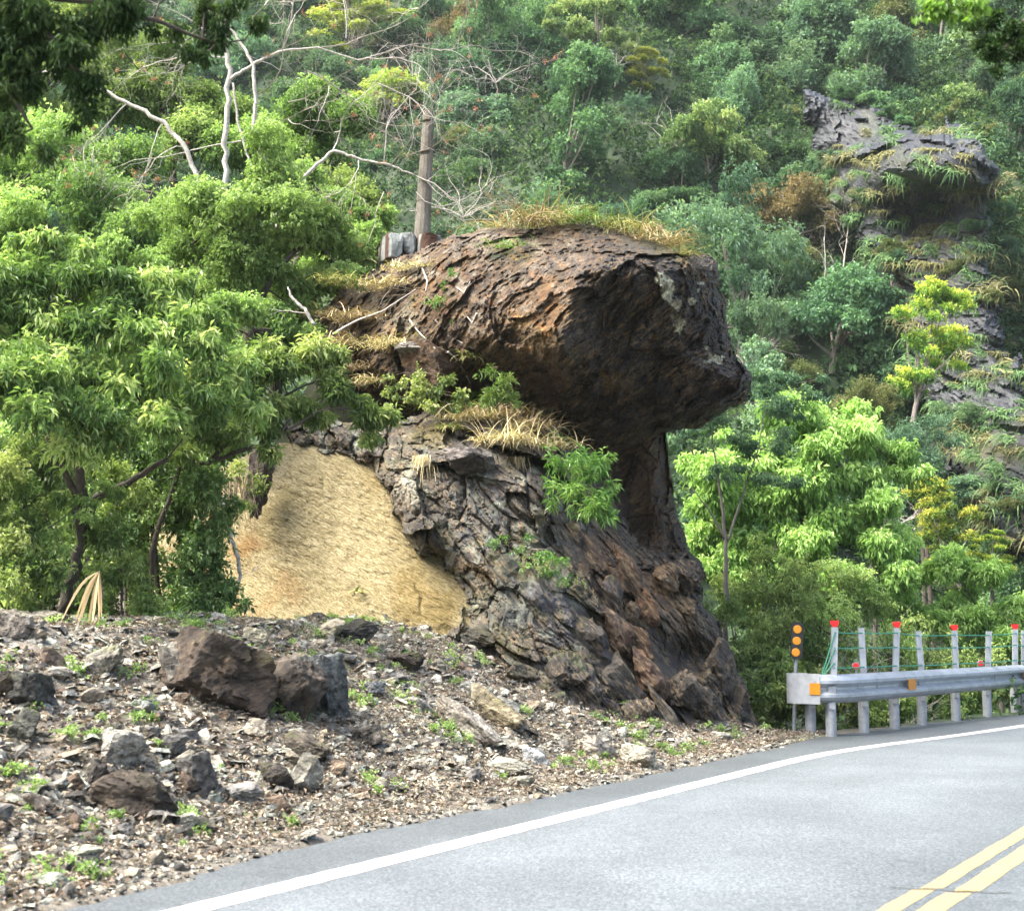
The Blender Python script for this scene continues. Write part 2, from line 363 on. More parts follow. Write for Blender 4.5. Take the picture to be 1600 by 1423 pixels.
n.links.new(k.ramp(k.mix(q, q2, .4), [(.30, (.15, .12, .06)), (.42, (.28, .215, .10)), (.7, (.32, .255, .13))]), b.inputs['Base Color']); b.inputs['Roughness'].default_value = .6; k.bump(q, b, .3, .004)
def yl(y): return wl(y) + 3.50 + .030 * (y - 7.2)
gap = 7.62
def cutstrip(off, yy, nm):
    # the line is broken by a crack with moss in it
    strip(nm, lambda y: yl(y) + off + jl(y, 3), lambda y: yl(y) + off + (.125 if off < .1 else .145) + jl(y, 13) * .6, yy, .002, m, kind='structure')
YB = P(1455, 1390, 7)[0]
cy1 = 7.78
for off in (0, .20):
    c = cy1 + .02 - off * .5
    cutstrip(off, np.linspace(-20, c, 200), 'centre_line'); cutstrip(off + .03, np.concatenate([np.linspace(c + .035, 22, 300)]), 'centre_line')
mb = MB()
q = np.linspace(0, 1, 26); xs = 2.02 + q * .60; yy_ = cy1 + .05 - q * .16 + .012 * np.sin(q * 21)
for a in range(25):
    v = np.array([[xs[a], yy_[a] - .006, .0065], [xs[a + 1], yy_[a + 1] - .006, .0065], [xs[a + 1], yy_[a + 1] + .008, .0065], [xs[a], yy_[a] + .008, .0065]]); mb.add(v, [[0, 1, 2, 3]])
tag(link('road_crack', mb.build('road_crack', plain('crack', (.03, .03, .025), .9))), kind='structure')

# ------------------------------------------------------------------ rock shells
def inpoly(x, y, poly):
    c = np.zeros(x.shape, bool); j = len(poly) - 1
    for i in range(len(poly)):
        xi, yi = poly[i]; xj, yj = poly[j]
        if yi != yj:
            c ^= ((yi > y) != (yj > y)) & (x < (xj - xi) * (y - yi) / (yj - yi) + xi)
        j = i
    return c
def edist(x, y, poly):
    d = np.full(x.shape, 1e9)
    for i in range(len(poly)):
        a = np.array(poly[i - 1], float); b_ = np.array(poly[i], float); ab = b_ - a
        t = np.clip(((x - a[0]) * ab[0] + (y - a[1]) * ab[1]) / (ab @ ab + 1e-9), 0, 1)
        d = np.minimum(d, np.hypot(x - a[0] - t * ab[0], y - a[1] - t * ab[1]))
    return d
def tps(ctrl):
    c = np.array(ctrl, float); n = len(c); X = c[:, :2] / 100; D = np.linalg.norm(X[:, None] - X[None], axis=2)
    K = np.where(D > 0, D ** 2 * np.log(D + 1e-12), 0) + np.eye(n) * .02
    Pm = np.c_[np.ones(n), X]; A = np.block([[K, Pm], [Pm.T, np.zeros((3, 3))]]); s = np.linalg.solve(A, np.r_[c[:, 2], 0, 0, 0])
    def f(x, y):
        q = np.stack([x.ravel(), y.ravel()], -1) / 100; d = np.linalg.norm(q[:, None] - X[None], axis=2)
        return (np.where(d > 0, d ** 2 * np.log(d + 1e-12), 0) @ s[:n] + s[n] + q @ s[n + 1:]).reshape(x.shape)
    return f
def paint(px, py, base, zones, warp=18, s=0):
    q = np.stack([px, py, 0 * px], -1) / 45.
    wx = px + fbm(q, 4, 40 + s) * warp * 2; wy = py + fbm(q, 4, 50 + s) * warp * 2
    col = np.broadcast_to(np.array(base, float), (len(px), 3)).copy()
    for cx, cy_, rx, ry, rot, c, wgt, hard in zones:
        r = math.radians(rot); dx = wx - cx; dy = wy - cy_
        u = (dx * math.cos(r) + dy * math.sin(r)) / rx; v = (-dx * math.sin(r) + dy * math.cos(r)) / ry
        d = np.sqrt(u * u + v * v); a = (wgt * (1 - sstep(d, hard, 1.0)))[:, None]
        col = col * (1 - a) + np.array(c) * a
    return col
def shell(name, poly, ctrl, step, R, A, th, disp, colfn, mat, rag=5, root=None, seed=0):
    pa = np.array(poly, float); x0, y0 = pa.min(0) - 12; x1, y1 = pa.max(0) + 12
    gx = np.arange(x0, x1, step); gy = np.arange(y0, y1, step); X, Y = np.meshgrid(gx, gy)
    q = np.stack([X.ravel(), Y.ravel(), 0 * X.ravel()], -1)
    wx = (X + (fbm(q / 38., 4, 11 + seed, .6) * rag).reshape(X.shape)); wy = (Y + (fbm(q / 38., 4, 23 + seed, .6) * rag).reshape(X.shape))
    # facetted outline
    fh, _, _ = facets(q / 30., 31 + seed); wx = wx + (fh * rag * .5).reshape(X.shape); wy = wy + (fh * rag * .5).reshape(X.shape)
    ins = inpoly(wx, wy, poly); d = np.where(ins, edist(wx, wy, poly), 0)
    e = np.clip(d / R, 0, 1); rnd = np.sqrt(np.clip(1 - (1 - e) ** 2, 0, 1))
    Yr = tps(ctrl)(X, Y); front = Yr + A * (1 - rnd); back = Yr + A + (th - A) * rnd
    ns = ins & True
    cell = ns[:-1, :-1] & ns[1:, :-1] & ns[:-1, 1:] & ns[1:, 1:]
    used = np.zeros(X.shape, bool)
    used[:-1, :-1] |= cell; used[1:, :-1] |= cell; used[:-1, 1:] |= cell; used[1:, 1:] |= cell
    idx = -np.ones(X.shape, int); idx[used] = np.arange(used.sum()); nf = int(used.sum())
    pu, pv = X[used], Y[used]
    pf = P(pu, pv, front[used]); dsp = disp(pf, pu, pv)
    fr = P(pu, pv, front[used] - dsp)
    pb = P(pu, pv, back[used]); db = fbm(pb * .9, 4, 77) * .35; bk = P(pu, pv, back[used] + db * np.clip(d[used] / 30, 0, 1))
    # keep outline the same: the back shrinks a little towards its centre
    a, b_, c, dd = idx[:-1, :-1][cell], idx[:-1, 1:][cell], idx[1:, 1:][cell], idx[1:, :-1][cell]
    ff = np.stack([a, dd, c, b_], -1); fb = np.stack([a, b_, c, dd], -1) + nf
    # side walls along the boundary
    E = np.concatenate([np.stack([a, dd], -1), np.stack([dd, c], -1), np.stack([c, b_], -1), np.stack([b_, a], -1)])
    key = E.min(1).astype(np.int64) * nf + E.max(1); uq, inv, cnt = np.unique(key, return_inverse=True, return_counts=True)
    be = E[cnt[inv] == 1]; sd_ = np.stack([be[:, 1], be[:, 0], be[:, 0] + nf, be[:, 1] + nf], -1)
    col, li = colfn(pu, pv, dsp)
    v = np.concatenate([fr, bk])
    me = mesh(name, v, np.concatenate([ff, fb, sd_]), mat, {'col': np.concatenate([col, col]), 'lich': np.concatenate([li, li])}, smooth=False)
    return child(name, me, root) if root else link(name, me)

def rot2(p, ang, sx, sy, sz):
    """coordinates along (s) / across strata dipping by ang degrees in the XZ plane"""
    c, s = math.cos(math.radians(ang)), math.sin(math.radians(ang))
    u = p[:, 0] * c - p[:, 2] * s; v = p[:, 0] * s + p[:, 2] * c
    return np.stack([u * sx, p[:, 1] * sy, v * sz], -1)

rock = empty('rock_outcrop', P(900, 1160, 16.5)); tag(rock, 'towering dark brown rock outcrop with an overhanging head beside the road', 'rock outcrop')
M['head'] = rockmat('head_rock', (0, math.radians(38), 0), (3, 3, 16), .5, .45, .6, 34, 1.5, 5.5, (.16, .10, .042))
M['body'] = rockmat('slate_body', (0, math.radians(-52), 0), (2.2, 3, 13), .6, .45, .55, 26, 1.0, 5, (.14, .10, .055))

head_poly = [(492, 520), (505, 480), (540, 445), (590, 415), (625, 400), (655, 388), (690, 372), (730, 360), (780, 354), (820, 356), (860, 350), (905, 346), (950, 344), (990, 362), (1030, 384), (1075, 389), (1104, 394), (1121, 406), (1124, 428), (1119, 450), (1135, 476), (1138, 515), (1144, 540), (1150, 556), (1166, 572), (1178, 590), (1177, 606), (1168, 630), (1142, 634), (1126, 648), (1112, 662), (1085, 669), (1050, 674), (1030, 682), (990, 700), (950, 716), (905, 700), (860, 672), (800, 650), (730, 650), (660, 670), (600, 650), (530, 610), (490, 570)]
head_ctrl = [(500, 520, 20.6), (560, 450, 20.6), (640, 400, 20.3), (720, 365, 20.0), (800, 356, 19.8), (900, 348, 19.7), (1000, 365, 19.7), (1110, 410, 19.9), (600, 520, 19.6), (700, 450, 19.0), (690, 560, 19.0), (800, 420, 18.6), (800, 540, 18.5), (850, 520, 18.1), (880, 460, 18.0), (900, 520, 18.05), (925, 420, 18.0), (1000, 410, 18.3), (1060, 415, 18.7), (950, 500, 18.35), (1020, 500, 18.75), (1100, 500, 19.3), (1140, 560, 19.7), (1172, 600, 19.9), (900, 620, 18.9), (1000, 600, 19.0), (1060, 640, 19.5), (1100, 620, 19.4), (960, 690, 19.9), (830, 620, 19.3), (720, 640, 19.9), (600, 620, 20.0)]
def head_disp(p, px, py):
    wq = p + .35 * np.stack([fbm(p * 1.1, 3, 1), 0 * p[:, 0], fbm(p * 1.1 + 9, 3, 2)], -1)
    h1, c1, _ = facets(rot2(wq, -42, .6, .8, 1.0), 5, .25)
    h2, c2, _ = facets(rot2(wq, -42, 2.2, 2.5, 4.5), 6, .3)
    h3, c3, _ = facets(rot2(wq, -48, 6, 7, 15), 7, .5)
    rid = 1 - np.abs(fbm(rot2(wq, -45, 1.2, 2, 7.5), 4, 12))
    right = sstep(px, 860, 930)
    crk = np.exp(-c2 / .10)
    # the overhanging ledge with its dark crack below (730-900 px, 540 px)
    ln = 545 + 30 * np.sin((px - 730) / 60.) + (px - 730) * .14
    ledge = .22 * sstep(ln - py, 0, 40) * (1 - sstep(ln - py, 60, 150)) * sstep(px, 700, 770) * (1 - sstep(px, 880, 960))
    pt = np.exp(-(((px - 948) / 34) ** 4 + ((py - 612) / 20) ** 4)) * .16
    fine = 1 - np.abs(fbm(rot2(wq, -45, 5, 6, 20), 4, 13))
    rx = np.interp(py, [395, 430, 470, 520, 620], [945, 915, 895, 882, 886]) + fbm(np.stack([py / 30., 0 * py, 0 * py], -1), 3, 14) * 14
    cr = .42 * np.exp(-np.abs(px - rx) / 45) * sstep(py, 395, 430) * (1 - sstep(py, 560, 640))
    ty = np.interp(px, [900, 940, 1000, 1060, 1115], [425, 408, 402, 408, 418]); cr = cr + .26 * np.exp(-np.abs(py - ty) / 26) * sstep(px, 915, 950)
    sy = np.interp(px, [1040, 1100, 1140, 1178], [556, 574, 590, 598]); cr = cr + .24 * np.exp(-np.abs(py - sy) / 20) * sstep(px, 1030, 1080)
    sy2 = np.interp(px, [900, 1000, 1100], [672, 655, 632]); cr = cr + .2 * np.exp(-np.abs(py - sy2) / 14) * sstep(px, 900, 950)
    lam = (px * .10 + py + fbm(q_ := np.stack([px / 60., py / 25., 0 * px], -1), 3, 15) * 16 - 640) / 15.
    step_ = (lam - np.floor(lam)) * .07 * sstep(py, 610, 640) * sstep(px, 860, 900)
    return cr - step_ + h1 * .24 + h2 * .11 + h3 * .045 + (rid - .6) * (.05 + .05 * right) - crk * .012 + (fine - .6) * (.05 + .06 * right) + ledge + pt + fbm(p * 3.5, 4, 17) * .08 + fbm(rot2(p, -40, 5, 6, 10), 5, 19, .65) * .11 + facets(rot2(p, -45, 8, 9, 18), 8, .5)[0] * .012
def head_col(px, py, dsp):
    Z = [(600, 470, 150, 90, -30, (.30, .25, .20), .9, .3), (700, 385, 110, 34, -18, (.30, .26, .24), .9, .4), (790, 365, 80, 26, 0, (.42, .38, .37), .85, .3), (690, 420, 90, 40, -10, (.19, .12, .05), .8, .3),
         (655, 480, 60, 60, 0, (.30, .16, .07), .75, .3), (630, 500, 30, 36, 0, (.40, .44, .38), .8, .5), (780, 480, 110, 90, 0, (.10, .065, .038), .85, .3),
         (860, 400, 80, 50, 0, (.20, .16, .13), .8, .3), (850, 425, 50, 30, 0, (.30, .27, .26), .7, .2), (915, 425, 26, 60, 25, (.40, .34, .30), .9, .4),
         (860, 480, 55, 70, 0, (.27, .15, .05), .85, .3), (840, 525, 70, 36, 8, (.36, .25, .11), .8, .35), (880, 510, 20, 40, 0, (.48, .34, .16), .6, .3), (755, 482, 14, 16, 0, (.40, .17, .03), .9, .5),
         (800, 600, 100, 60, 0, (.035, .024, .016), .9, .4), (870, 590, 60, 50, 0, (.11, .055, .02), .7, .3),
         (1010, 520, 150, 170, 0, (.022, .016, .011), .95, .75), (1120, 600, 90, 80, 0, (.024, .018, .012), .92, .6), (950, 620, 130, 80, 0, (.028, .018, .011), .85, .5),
         (960, 560, 60, 60, 0, (.10, .058, .022), .5, .1), (1040, 640, 90, 26, 8, (.13, .085, .035), .6, .2), (1080, 590, 50, 24, 10, (.09, .055, .025), .6, .2), (958, 610, 32, 18, 10, (.42, .27, .08), .92, .6), (1000, 470, 60, 30, -40, (.075, .045, .02), .6, .2),
         (908, 555, 9, 60, 4, (.12, .15, .16), .7, .3), (985, 440, 34, 40, 30, (.075, .085, .09), .6, .2), (930, 650, 40, 30, 0, (.09, .11, .12), .5, .2), (760, 560, 24, 40, 10, (.09, .11, .12), .6, .2),
         (1000, 385, 70, 18, 16, (.32, .32, .29), .8, .3), (1105, 412, 24, 14, 20, (.46, .42, .38), .9, .5), (1090, 425, 36, 20, 20, (.17, .12, .08), .8, .3), (950, 360, 50, 14, 0, (.34, .32, .30), .5, .3), (940, 412, 50, 6, 0, (.45, .45, .42), .7, .3),
         (1040, 384, 56, 16, 20, (.14, .22, .04), .95, .4), (820, 405, 40, 14, -10, (.13, .17, .05), .7, .2), (790, 385, 26, 22, 0, (.07, .15, .03), .8, .5), (640, 470, 16, 14, 0, (.09, .13, .02), .8, .4), (905, 515, 5, 9, 0, (.6, .62, .6), .9, .5), (645, 430, 40, 20, 0, (.30, .24, .15), .6, .3)]
    col = paint(px, py, (.13, .09, .06), Z, 16, 1)
    q = np.stack([px, py, 0 * px], -1)
    # rusty veins where the relief stands proud
    v = fbm(np.stack([(px * .7 + py * .7) / 26, (px * .7 - py * .7) / 9, 0 * px], -1), 5, 61)
    a = (sstep(v, .12, .45) * .6)[:, None]; col = col * (1 - a) + col * np.array([2.6, 1.9, 1.2]) * a
    # pale lichen streaks
    r = fbm(q / 9., 4, 71)
    ax = np.interp(py, [428, 460, 480, 520], [1035, 1043, 1057, 1062]); wd = np.interp(py, [426, 440, 462, 480, 522], [8, 10, 11, 6, 3])
    l1 = ((py > 425) & (py < 524)) * (np.abs(px - ax) + r * 12 < wd)
    l2 = (np.hypot((px - 1116) / 15, (py - 561) / 10) + r * 1.0 < .75) | (np.hypot((px - 1080) / 8, (py - 470) / 6) + r < .7) | (np.hypot((px - 1102) / 6, (py - 543) / 4) + r < .6) | (np.hypot((px - 1096) / 9, (py - 452) / 12) + r*1.2 < .45)
    r3 = fbm(q / 13., 5, 72, .65); a = (sstep(r3, .02, .30) * (1 - sstep(px, 880, 930)) * sstep(540 - py, -20, 60) * .85)[:, None]; col = col * (1 - a) + np.array([.52, .49, .46]) * a
    r3 = fbm(q / 20. + 5, 5, 73, .65); a = (sstep(r3, .05, .30) * (1 - sstep(px, 880, 930)) * .7)[:, None]; col = col * (1 - a * .75)
    col = col * np.array([.46, .435, .375]) * (1 - .62 * sstep(px, 885, 925))[:, None]  # right of the ridge darkened: dark wet rock plus its shaded side painted in
    lc = (l1 | l2).astype(float)[:, None] * .95; col = col * (1 - lc) + np.array([.60, .62, .48]) * lc
    return col, sstep(760 - px, -420, 50) * .5 + .5
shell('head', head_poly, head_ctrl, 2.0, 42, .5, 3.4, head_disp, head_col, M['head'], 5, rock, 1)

neck_poly = [(915, 660), (1038, 660), (1046, 700), (1050, 740), (1058, 790), (1066, 830), (1078, 862), (1100, 880), (1100, 960), (930, 960), (920, 800)]
neck_ctrl = [(930, 670, 20.2), (1000, 690, 20.4), (1040, 700, 20.6), (960, 760, 20.2), (1000, 760, 20.3), (1040, 780, 20.4), (1070, 850, 20.2), (950, 900, 19.4), (1000, 860, 19.8), (1090, 930, 19.6), (980, 950, 19.2)]
def neck_disp(p, px, py):
    h1, c1, _ = facets(rot2(p, -75, .8, 1, 1.8), 15); h2, c2, _ = facets(rot2(p, -70, 3, 4, 7), 16)
    slot = -.45 * np.exp(-((px - (985 + (py - 760) * .12)) / 26) ** 2) * sstep(py, 690, 740) * (1 - sstep(py, 840, 880))
    h3, c3, _ = facets(rot2(p, -78, 1.6, 2, 4.2), 17, .8)
    return h1 * .2 + h3 * .11 - np.exp(-c3 / .1) * .05 + h2 * .05 + slot + fbm(p * 8, 4, 18) * .025
def neck_col(px, py, dsp):
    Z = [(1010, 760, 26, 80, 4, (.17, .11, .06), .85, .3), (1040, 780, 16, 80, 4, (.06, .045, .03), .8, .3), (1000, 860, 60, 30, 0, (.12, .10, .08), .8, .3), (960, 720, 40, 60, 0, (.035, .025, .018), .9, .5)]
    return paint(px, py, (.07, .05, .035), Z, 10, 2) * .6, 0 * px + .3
shell('neck', neck_poly, neck_ctrl, 2.2, 40, .5, 2.6, neck_disp, neck_col, M['head'], 5, rock, 2)

body_poly = [(440, 668), (500, 650), (560, 655), (620, 648), (690, 640), (760, 636), (830, 652), (880, 676), (925, 700), (955, 745), (975, 800), (1000, 850), (1050, 866), (1085, 868), (1103, 900), (1100, 950), (1128, 975), (1143, 1005), (1150, 1040), (1170, 1070), (1176, 1100), (1196, 1150), (1200, 1180), (1060, 1240), (900, 1240), (820, 1170), (740, 1090), (690, 1060), (640, 1040), (655, 1012), (722, 968), (724, 925), (700, 900), (688, 878), (655, 862), (630, 838), (612, 800), (604, 762), (575, 722), (520, 712), (460, 702)]
body_ctrl = [(450, 680, 18.6), (560, 680, 18.6), (640, 660, 18.8), (760, 645, 19.0), (860, 680, 19.3), (940, 720, 19.9), (960, 780, 19.9), (640, 740, 17.9), (700, 700, 18.1), (780, 740, 17.7), (860, 760, 17.8), (900, 830, 18.2), (960, 860, 18.8), (1020, 880, 19.0), (1090, 900, 19.3), (650, 800, 17.5), (750, 840, 17.2), (830, 900, 17.0), (900, 920, 17.4), (1000, 960, 18.2), (1090, 950, 18.8), (1080, 1010, 18.7), (1140, 1040, 19.0), (1180, 1130, 18.9), (1100, 1120, 17.9), (1000, 1080, 17.0), (900, 1030, 16.4), (800, 970, 16.5), (720, 960, 16.7), (690, 900, 17.1), (700, 1050, 16.2), (640, 1030, 16.4), (780, 1080, 15.8), (860, 1120, 15.6), (950, 1170, 15.6), (1050, 1170, 16.7), (900, 1200, 15.3), (1200, 1170, 18.9), (1060, 1230, 16.2)]
def body_disp(p, px, py):
    wq = p + .25 * np.stack([fbm(p * 1.3, 3, 21), 0 * p[:, 0], fbm(p * 1.3 + 9, 3, 22)], -1)
    h0, c0, _ = facets(rot2(wq, 52, .5, .5, 1.3), 24)
    h1, c1, _ = facets(rot2(wq, 55, 1.1, 1.3, 3.0), 25, .6)
    h2, c2, _ = facets(rot2(wq, 50, 3.2, 3.8, 7.5), 26, .35)
    h3, c3, _ = facets(rot2(wq, 50, 8, 9, 24), 27)
    crk = np.exp(-c1 / .09) * .10 + np.exp(-c2 / .10) * .03
    # hollow at the foot of the right side
    hol = -.55 * np.exp(-(((px - 1075) / 44) ** 2 + ((py - 1025) / 26) ** 2)) - .35 * np.exp(-(((px - 1140) / 16) ** 2 + ((py - 1100) / 34) ** 2))
    fade = 1 - .6 * np.exp(-(((px - 1080) / 70) ** 2 + ((py - 1000) / 60) ** 2))
    sm = 1 - .6 * np.exp(-(((px - 855) / 50) ** 2 + ((py - 950) / 75) ** 2))
    return (h0 * .34 + h1 * .20 * sm + h2 * .05 * sm - crk * sm) * fade + h3 * .015 + hol + fbm(p * 4, 4, 29) * .06 + fbm(rot2(p, 50, 6, 7, 14), 5, 28, .65) * .06
def body_col(px, py, dsp):
    Z = [(640, 760, 60, 60, 0, (.26, .24, .19), .85, .3), (600, 690, 90, 30, 0, (.30, .28, .25), .8, .3), (740, 710, 70, 36, 20, (.24, .21, .21), .85, .4), (740, 730, 40, 20, 30, (.32, .31, .32), .6, .3), (660, 680, 60, 20, 0, (.20, .14, .06), .8, .3),
         (740, 800, 80, 60, 40, (.10, .11, .12), .85, .3), (820, 840, 60, 50, 0, (.22, .25, .22), .75, .3), (780, 780, 50, 40, 40, (.20, .20, .20), .5, .2),
         (780, 930, 80, 60, 40, (.14, .16, .14), .85, .3), (860, 950, 36, 90, -40, (.10, .11, .14), .9, .35), (880, 930, 22, 60, -40, (.24, .25, .27), .6, .2), (735, 960, 60, 30, 20, (.26, .27, .24), .6, .2),
         (850, 880, 60, 34, 30, (.16, .22, .05), .9, .3), (650, 690, 60, 22, 10, (.22, .20, .07), .8, .3), (820, 1080, 60, 20, 35, (.16, .20, .06), .7, .2), (900, 920, 40, 20, 50, (.13, .13, .03), .7, .3), (740, 900, 40, 20, 20, (.19, .13, .05), .8, .3), (880, 1030, 50, 20, 30, (.17, .15, .04), .75, .3), (790, 1010, 50, 18, 20, (.15, .14, .04), .7, .3), (720, 1040, 60, 24, 20, (.17, .14, .07), .6, .3),
         (950, 900, 40, 100, -30, (.16, .085, .04), .85, .4), (960, 880, 26, 40, -30, (.26, .12, .045), .7, .3), (1030, 920, 60, 40, 30, (.14, .09, .05), .8, .3), (960, 1000, 30, 70, -28, (.18, .08, .035), .8, .4), (1005, 1020, 24, 50, -20, (.17, .10, .05), .8, .4),
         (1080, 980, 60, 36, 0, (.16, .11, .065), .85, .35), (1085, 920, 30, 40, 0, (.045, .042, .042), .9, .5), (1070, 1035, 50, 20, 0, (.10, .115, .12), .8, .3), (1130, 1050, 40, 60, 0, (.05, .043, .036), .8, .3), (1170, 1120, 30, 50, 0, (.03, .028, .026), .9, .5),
         (1030, 1070, 60, 40, 30, (.085, .075, .062), .8, .3), (900, 1080, 90, 60, 30, (.055, .052, .05), .85, .4), (980, 1130, 90, 50, 20, (.065, .058, .05), .8, .4), (1035, 1110, 12, 60, -30, (.20, .20, .19), .7, .4), (960, 780, 50, 60, 0, (.05, .04, .03), .85, .4), (870, 790, 50, 40, 0, (.06, .045, .04), .8, .4)]
    col = paint(px, py, (.095, .085, .075), Z, 20, 4)
    q = np.stack([px, py, 0 * px], -1); r = fbm(q / 22., 5, 81)
    a = (sstep(r, .18, .32) * .55 * sstep(950 - px, -80, 80))[:, None]; col = col * (1 - a) + np.array([.30, .34, .29]) * a
    r = fbm(q / 30. + 7, 5, 83); a = (sstep(r, .22, .35) * .6 * sstep(950 - px, -80, 80))[:, None]; col = col * (1 - a) + np.array([.10, .10, .03]) * a
    cellr = _h(np.floor((px * .6 - py * .35) / 34), np.floor((px * .5 + py * .8) / 60), px * 0, 5)
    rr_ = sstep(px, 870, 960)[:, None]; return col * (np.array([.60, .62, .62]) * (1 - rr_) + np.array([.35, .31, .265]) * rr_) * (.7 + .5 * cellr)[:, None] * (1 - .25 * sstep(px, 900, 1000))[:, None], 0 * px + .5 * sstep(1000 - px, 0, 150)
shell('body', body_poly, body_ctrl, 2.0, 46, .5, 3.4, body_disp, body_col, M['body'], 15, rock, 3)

# boulder builder: random planes cut from a ball
_ico = {}
def ico(sub):
    if sub not in _ico:
        import bmesh
        bm = bmesh.new(); bmesh.ops.create_icosphere(bm, subdivisions=sub, radius=1)
        v = np.array([list(q.co) for q in bm.verts]); f = np.array([[q.index for q in t.verts] for t in bm.faces]); bm.free()
        _ico[sub] = (v / np.linalg.norm(v, axis=1, keepdims=True), f)
    return _ico[sub]
def boulder_v(seed, dims, sub=4, npl=11, rough=.04, sharp=.0, flat=0):
    rng = np.random.default_rng(seed); v, f = ico(sub)
    n = rng.normal(size=(npl, 3)); n /= np.linalg.norm(n, axis=1, keepdims=True); off = rng.uniform(.5, .85, npl)
    if flat: n = np.concatenate([n, [[0, 0, 1.], [0, 0, -1.], [.05, 1, .05], [.1, -1, -.05]]]); n /= np.linalg.norm(n, axis=1, keepdims=True); off = np.r_[off, .6, .6, .7, .7]
    d = v @ n.T; r = np.where(d > .05, off / np.maximum(d, .05), 9).min(1); r = np.minimum(r, 1.15)
    p = v * r[:, None]; p += v * (fbm(p * 2.2 + seed, 4, seed)[:, None] * rough * 2.2 + fbm(p * 9 + seed, 3, seed + 1)[:, None] * rough * .5)
    h, c, cr = facets(rot2(p * 1.0 + seed, 20, 2, 2.5, 6), seed); p += v * (h[:, None] * rough * 1.5)
    lim = np.abs(p).max(0); p = p / lim * .98
    return p * (np.array(dims) / 2), f, cr
M['stone'] = rockmat('loose_stone', (0, .3, .2), (5, 5, 22), .7, .35, .35, 40, .7, 9)
def boulder_mesh(name, seed, dims, col, col2=None, mat=None, sub=4, npl=11, rough=.04, flat=0, lich=.3, R=None, moss=0):
    v, f, cr = boulder_v(seed, dims, sub, npl, rough, flat=flat)
    q = fbm(v / max(dims) * 4 + seed, 4, seed + 3); a = sstep(q, -.15, .25)[:, None]
    c = (np.array(col) * (1 - a) + np.array(col2 if col2 is not None else np.array(col) * 1.35) * a) * np.array([.66, .66, .64])
    if moss:
        up = sstep(v[:, 2] / dims[2], .1, .4) * sstep(fbm(v / max(dims) * 6 + 5, 3, seed), -.1, .2) * moss; c = c * (1 - up[:, None]) + np.array([.10, .12, .03]) * up[:, None]
    if R is not None: v = v @ np.asarray(R).T
    return mesh(name, v, f, mat or M['stone'], {'col': c, 'lich': np.full(len(v), lich)})
def rotm(yaw, tilt, pitch=0):
    return np.array((Matrix.Rotation(math.radians(tilt), 3, 'Y') @ Matrix.Rotation(math.radians(pitch), 3, 'X') @ Matrix.Rotation(math.radians(yaw), 3, 'Z')))

# blocks standing out of the flank: (px, py, Y, w px, h px, tilt, colour)
rb = (.10, .055, .03); gb = (.055, .055, .058); db = (.05, .04, .033)
blocks = [(955, 930, 17.5, 36, 62, -20, (.12, .10, .10)), (985, 895, 17.9, 34, 90, -25, rb), (1010, 940, 17.9, 36, 70, -25, (.17, .085, .04)), (965, 985, 17.2, 44, 90, -22, (.11, .06, .035)), (1000, 1005, 17.3, 38, 80, -28, rb), (925, 1000, 16.8, 50, 110, -30, gb),
          (990, 955, 17.7, 30, 36, -10, (.16, .12, .09)), (1040, 900, 18.5, 66, 46, 25, (.15, .10, .06)), (1075, 905, 18.7, 60, 50, 15, (.04, .038, .038)), (1062, 950, 18.6, 50, 34, 5, (.16, .11, .06)), (1012, 1060, 17.0, 50, 90, -30, (.13, .065, .035)), (975, 1075, 16.7, 60, 90, -30, gb),
          (920, 1085, 16.0, 60, 80, -20, (.045, .042, .042)), (885, 1055, 15.9, 70, 60, 30, (.06, .06, .058)), (940, 1130, 15.8, 56, 70, -10, db), (1000, 1130, 16.3, 70, 70, 20, (.06, .055, .048)), (1045, 1120, 16.7, 22, 110, -32, (.17, .17, .16)), (1060, 1080, 17.4, 60, 60, 10, (.07, .06, .05)),
          (1095, 1100, 17.7, 80, 60, 30, (.05, .045, .04)), (1120, 1050, 18.5, 60, 90, -10, (.05, .045, .04)), (1155, 1110, 18.5, 50, 70, -10, (.035, .032, .03)), (1105, 1060, 18.2, 26, 30, 20, (.14, .13, .10)), (860, 1100, 15.5, 50, 50, 20, (.07, .07, .06)), (900, 850, 17.9, 40, 60, -30, (.07, .055, .045)), (925, 870, 17.9, 30, 70, -30, (.10, .065, .045)), (810, 1050, 15.8, 60, 30, 30, (.11, .11, .08)), (900, 1140, 15.5, 60, 50, 20, db), (1035, 1155, 16.4, 80, 40, 10, (.06, .052, .045)), (850, 940, 16.8, 60, 120, -38, (.10, .11, .135)), (800, 900, 17.0, 60, 70, -40, (.13, .15, .13)), (745, 1000, 16.4, 70, 40, 20, (.12, .12, .10))]
for i, (px, py, Y, wp, hp, tl, c) in enumerate(blocks):
    sc_ = Y / F; c = tuple(np.array(c) * (.55 if px > 880 else .62)); wp *= .85; hp *= 1.05; Y += .10
    me = boulder_mesh('rock_block', 200 + i, (wp * sc_ * 1.25, wp * sc_ * 1.3, hp * sc_ * 1.2), c, tuple(np.array(c) * 1.9), M['body'], 4, 13, .07, 0, .3, rotm(i * 17 % 40 - 20, tl, 0), moss=.5 if px < 960 else 0)
    o = child('rock_block', me, rock); o.location = tuple(P(px, py, Y + .12))

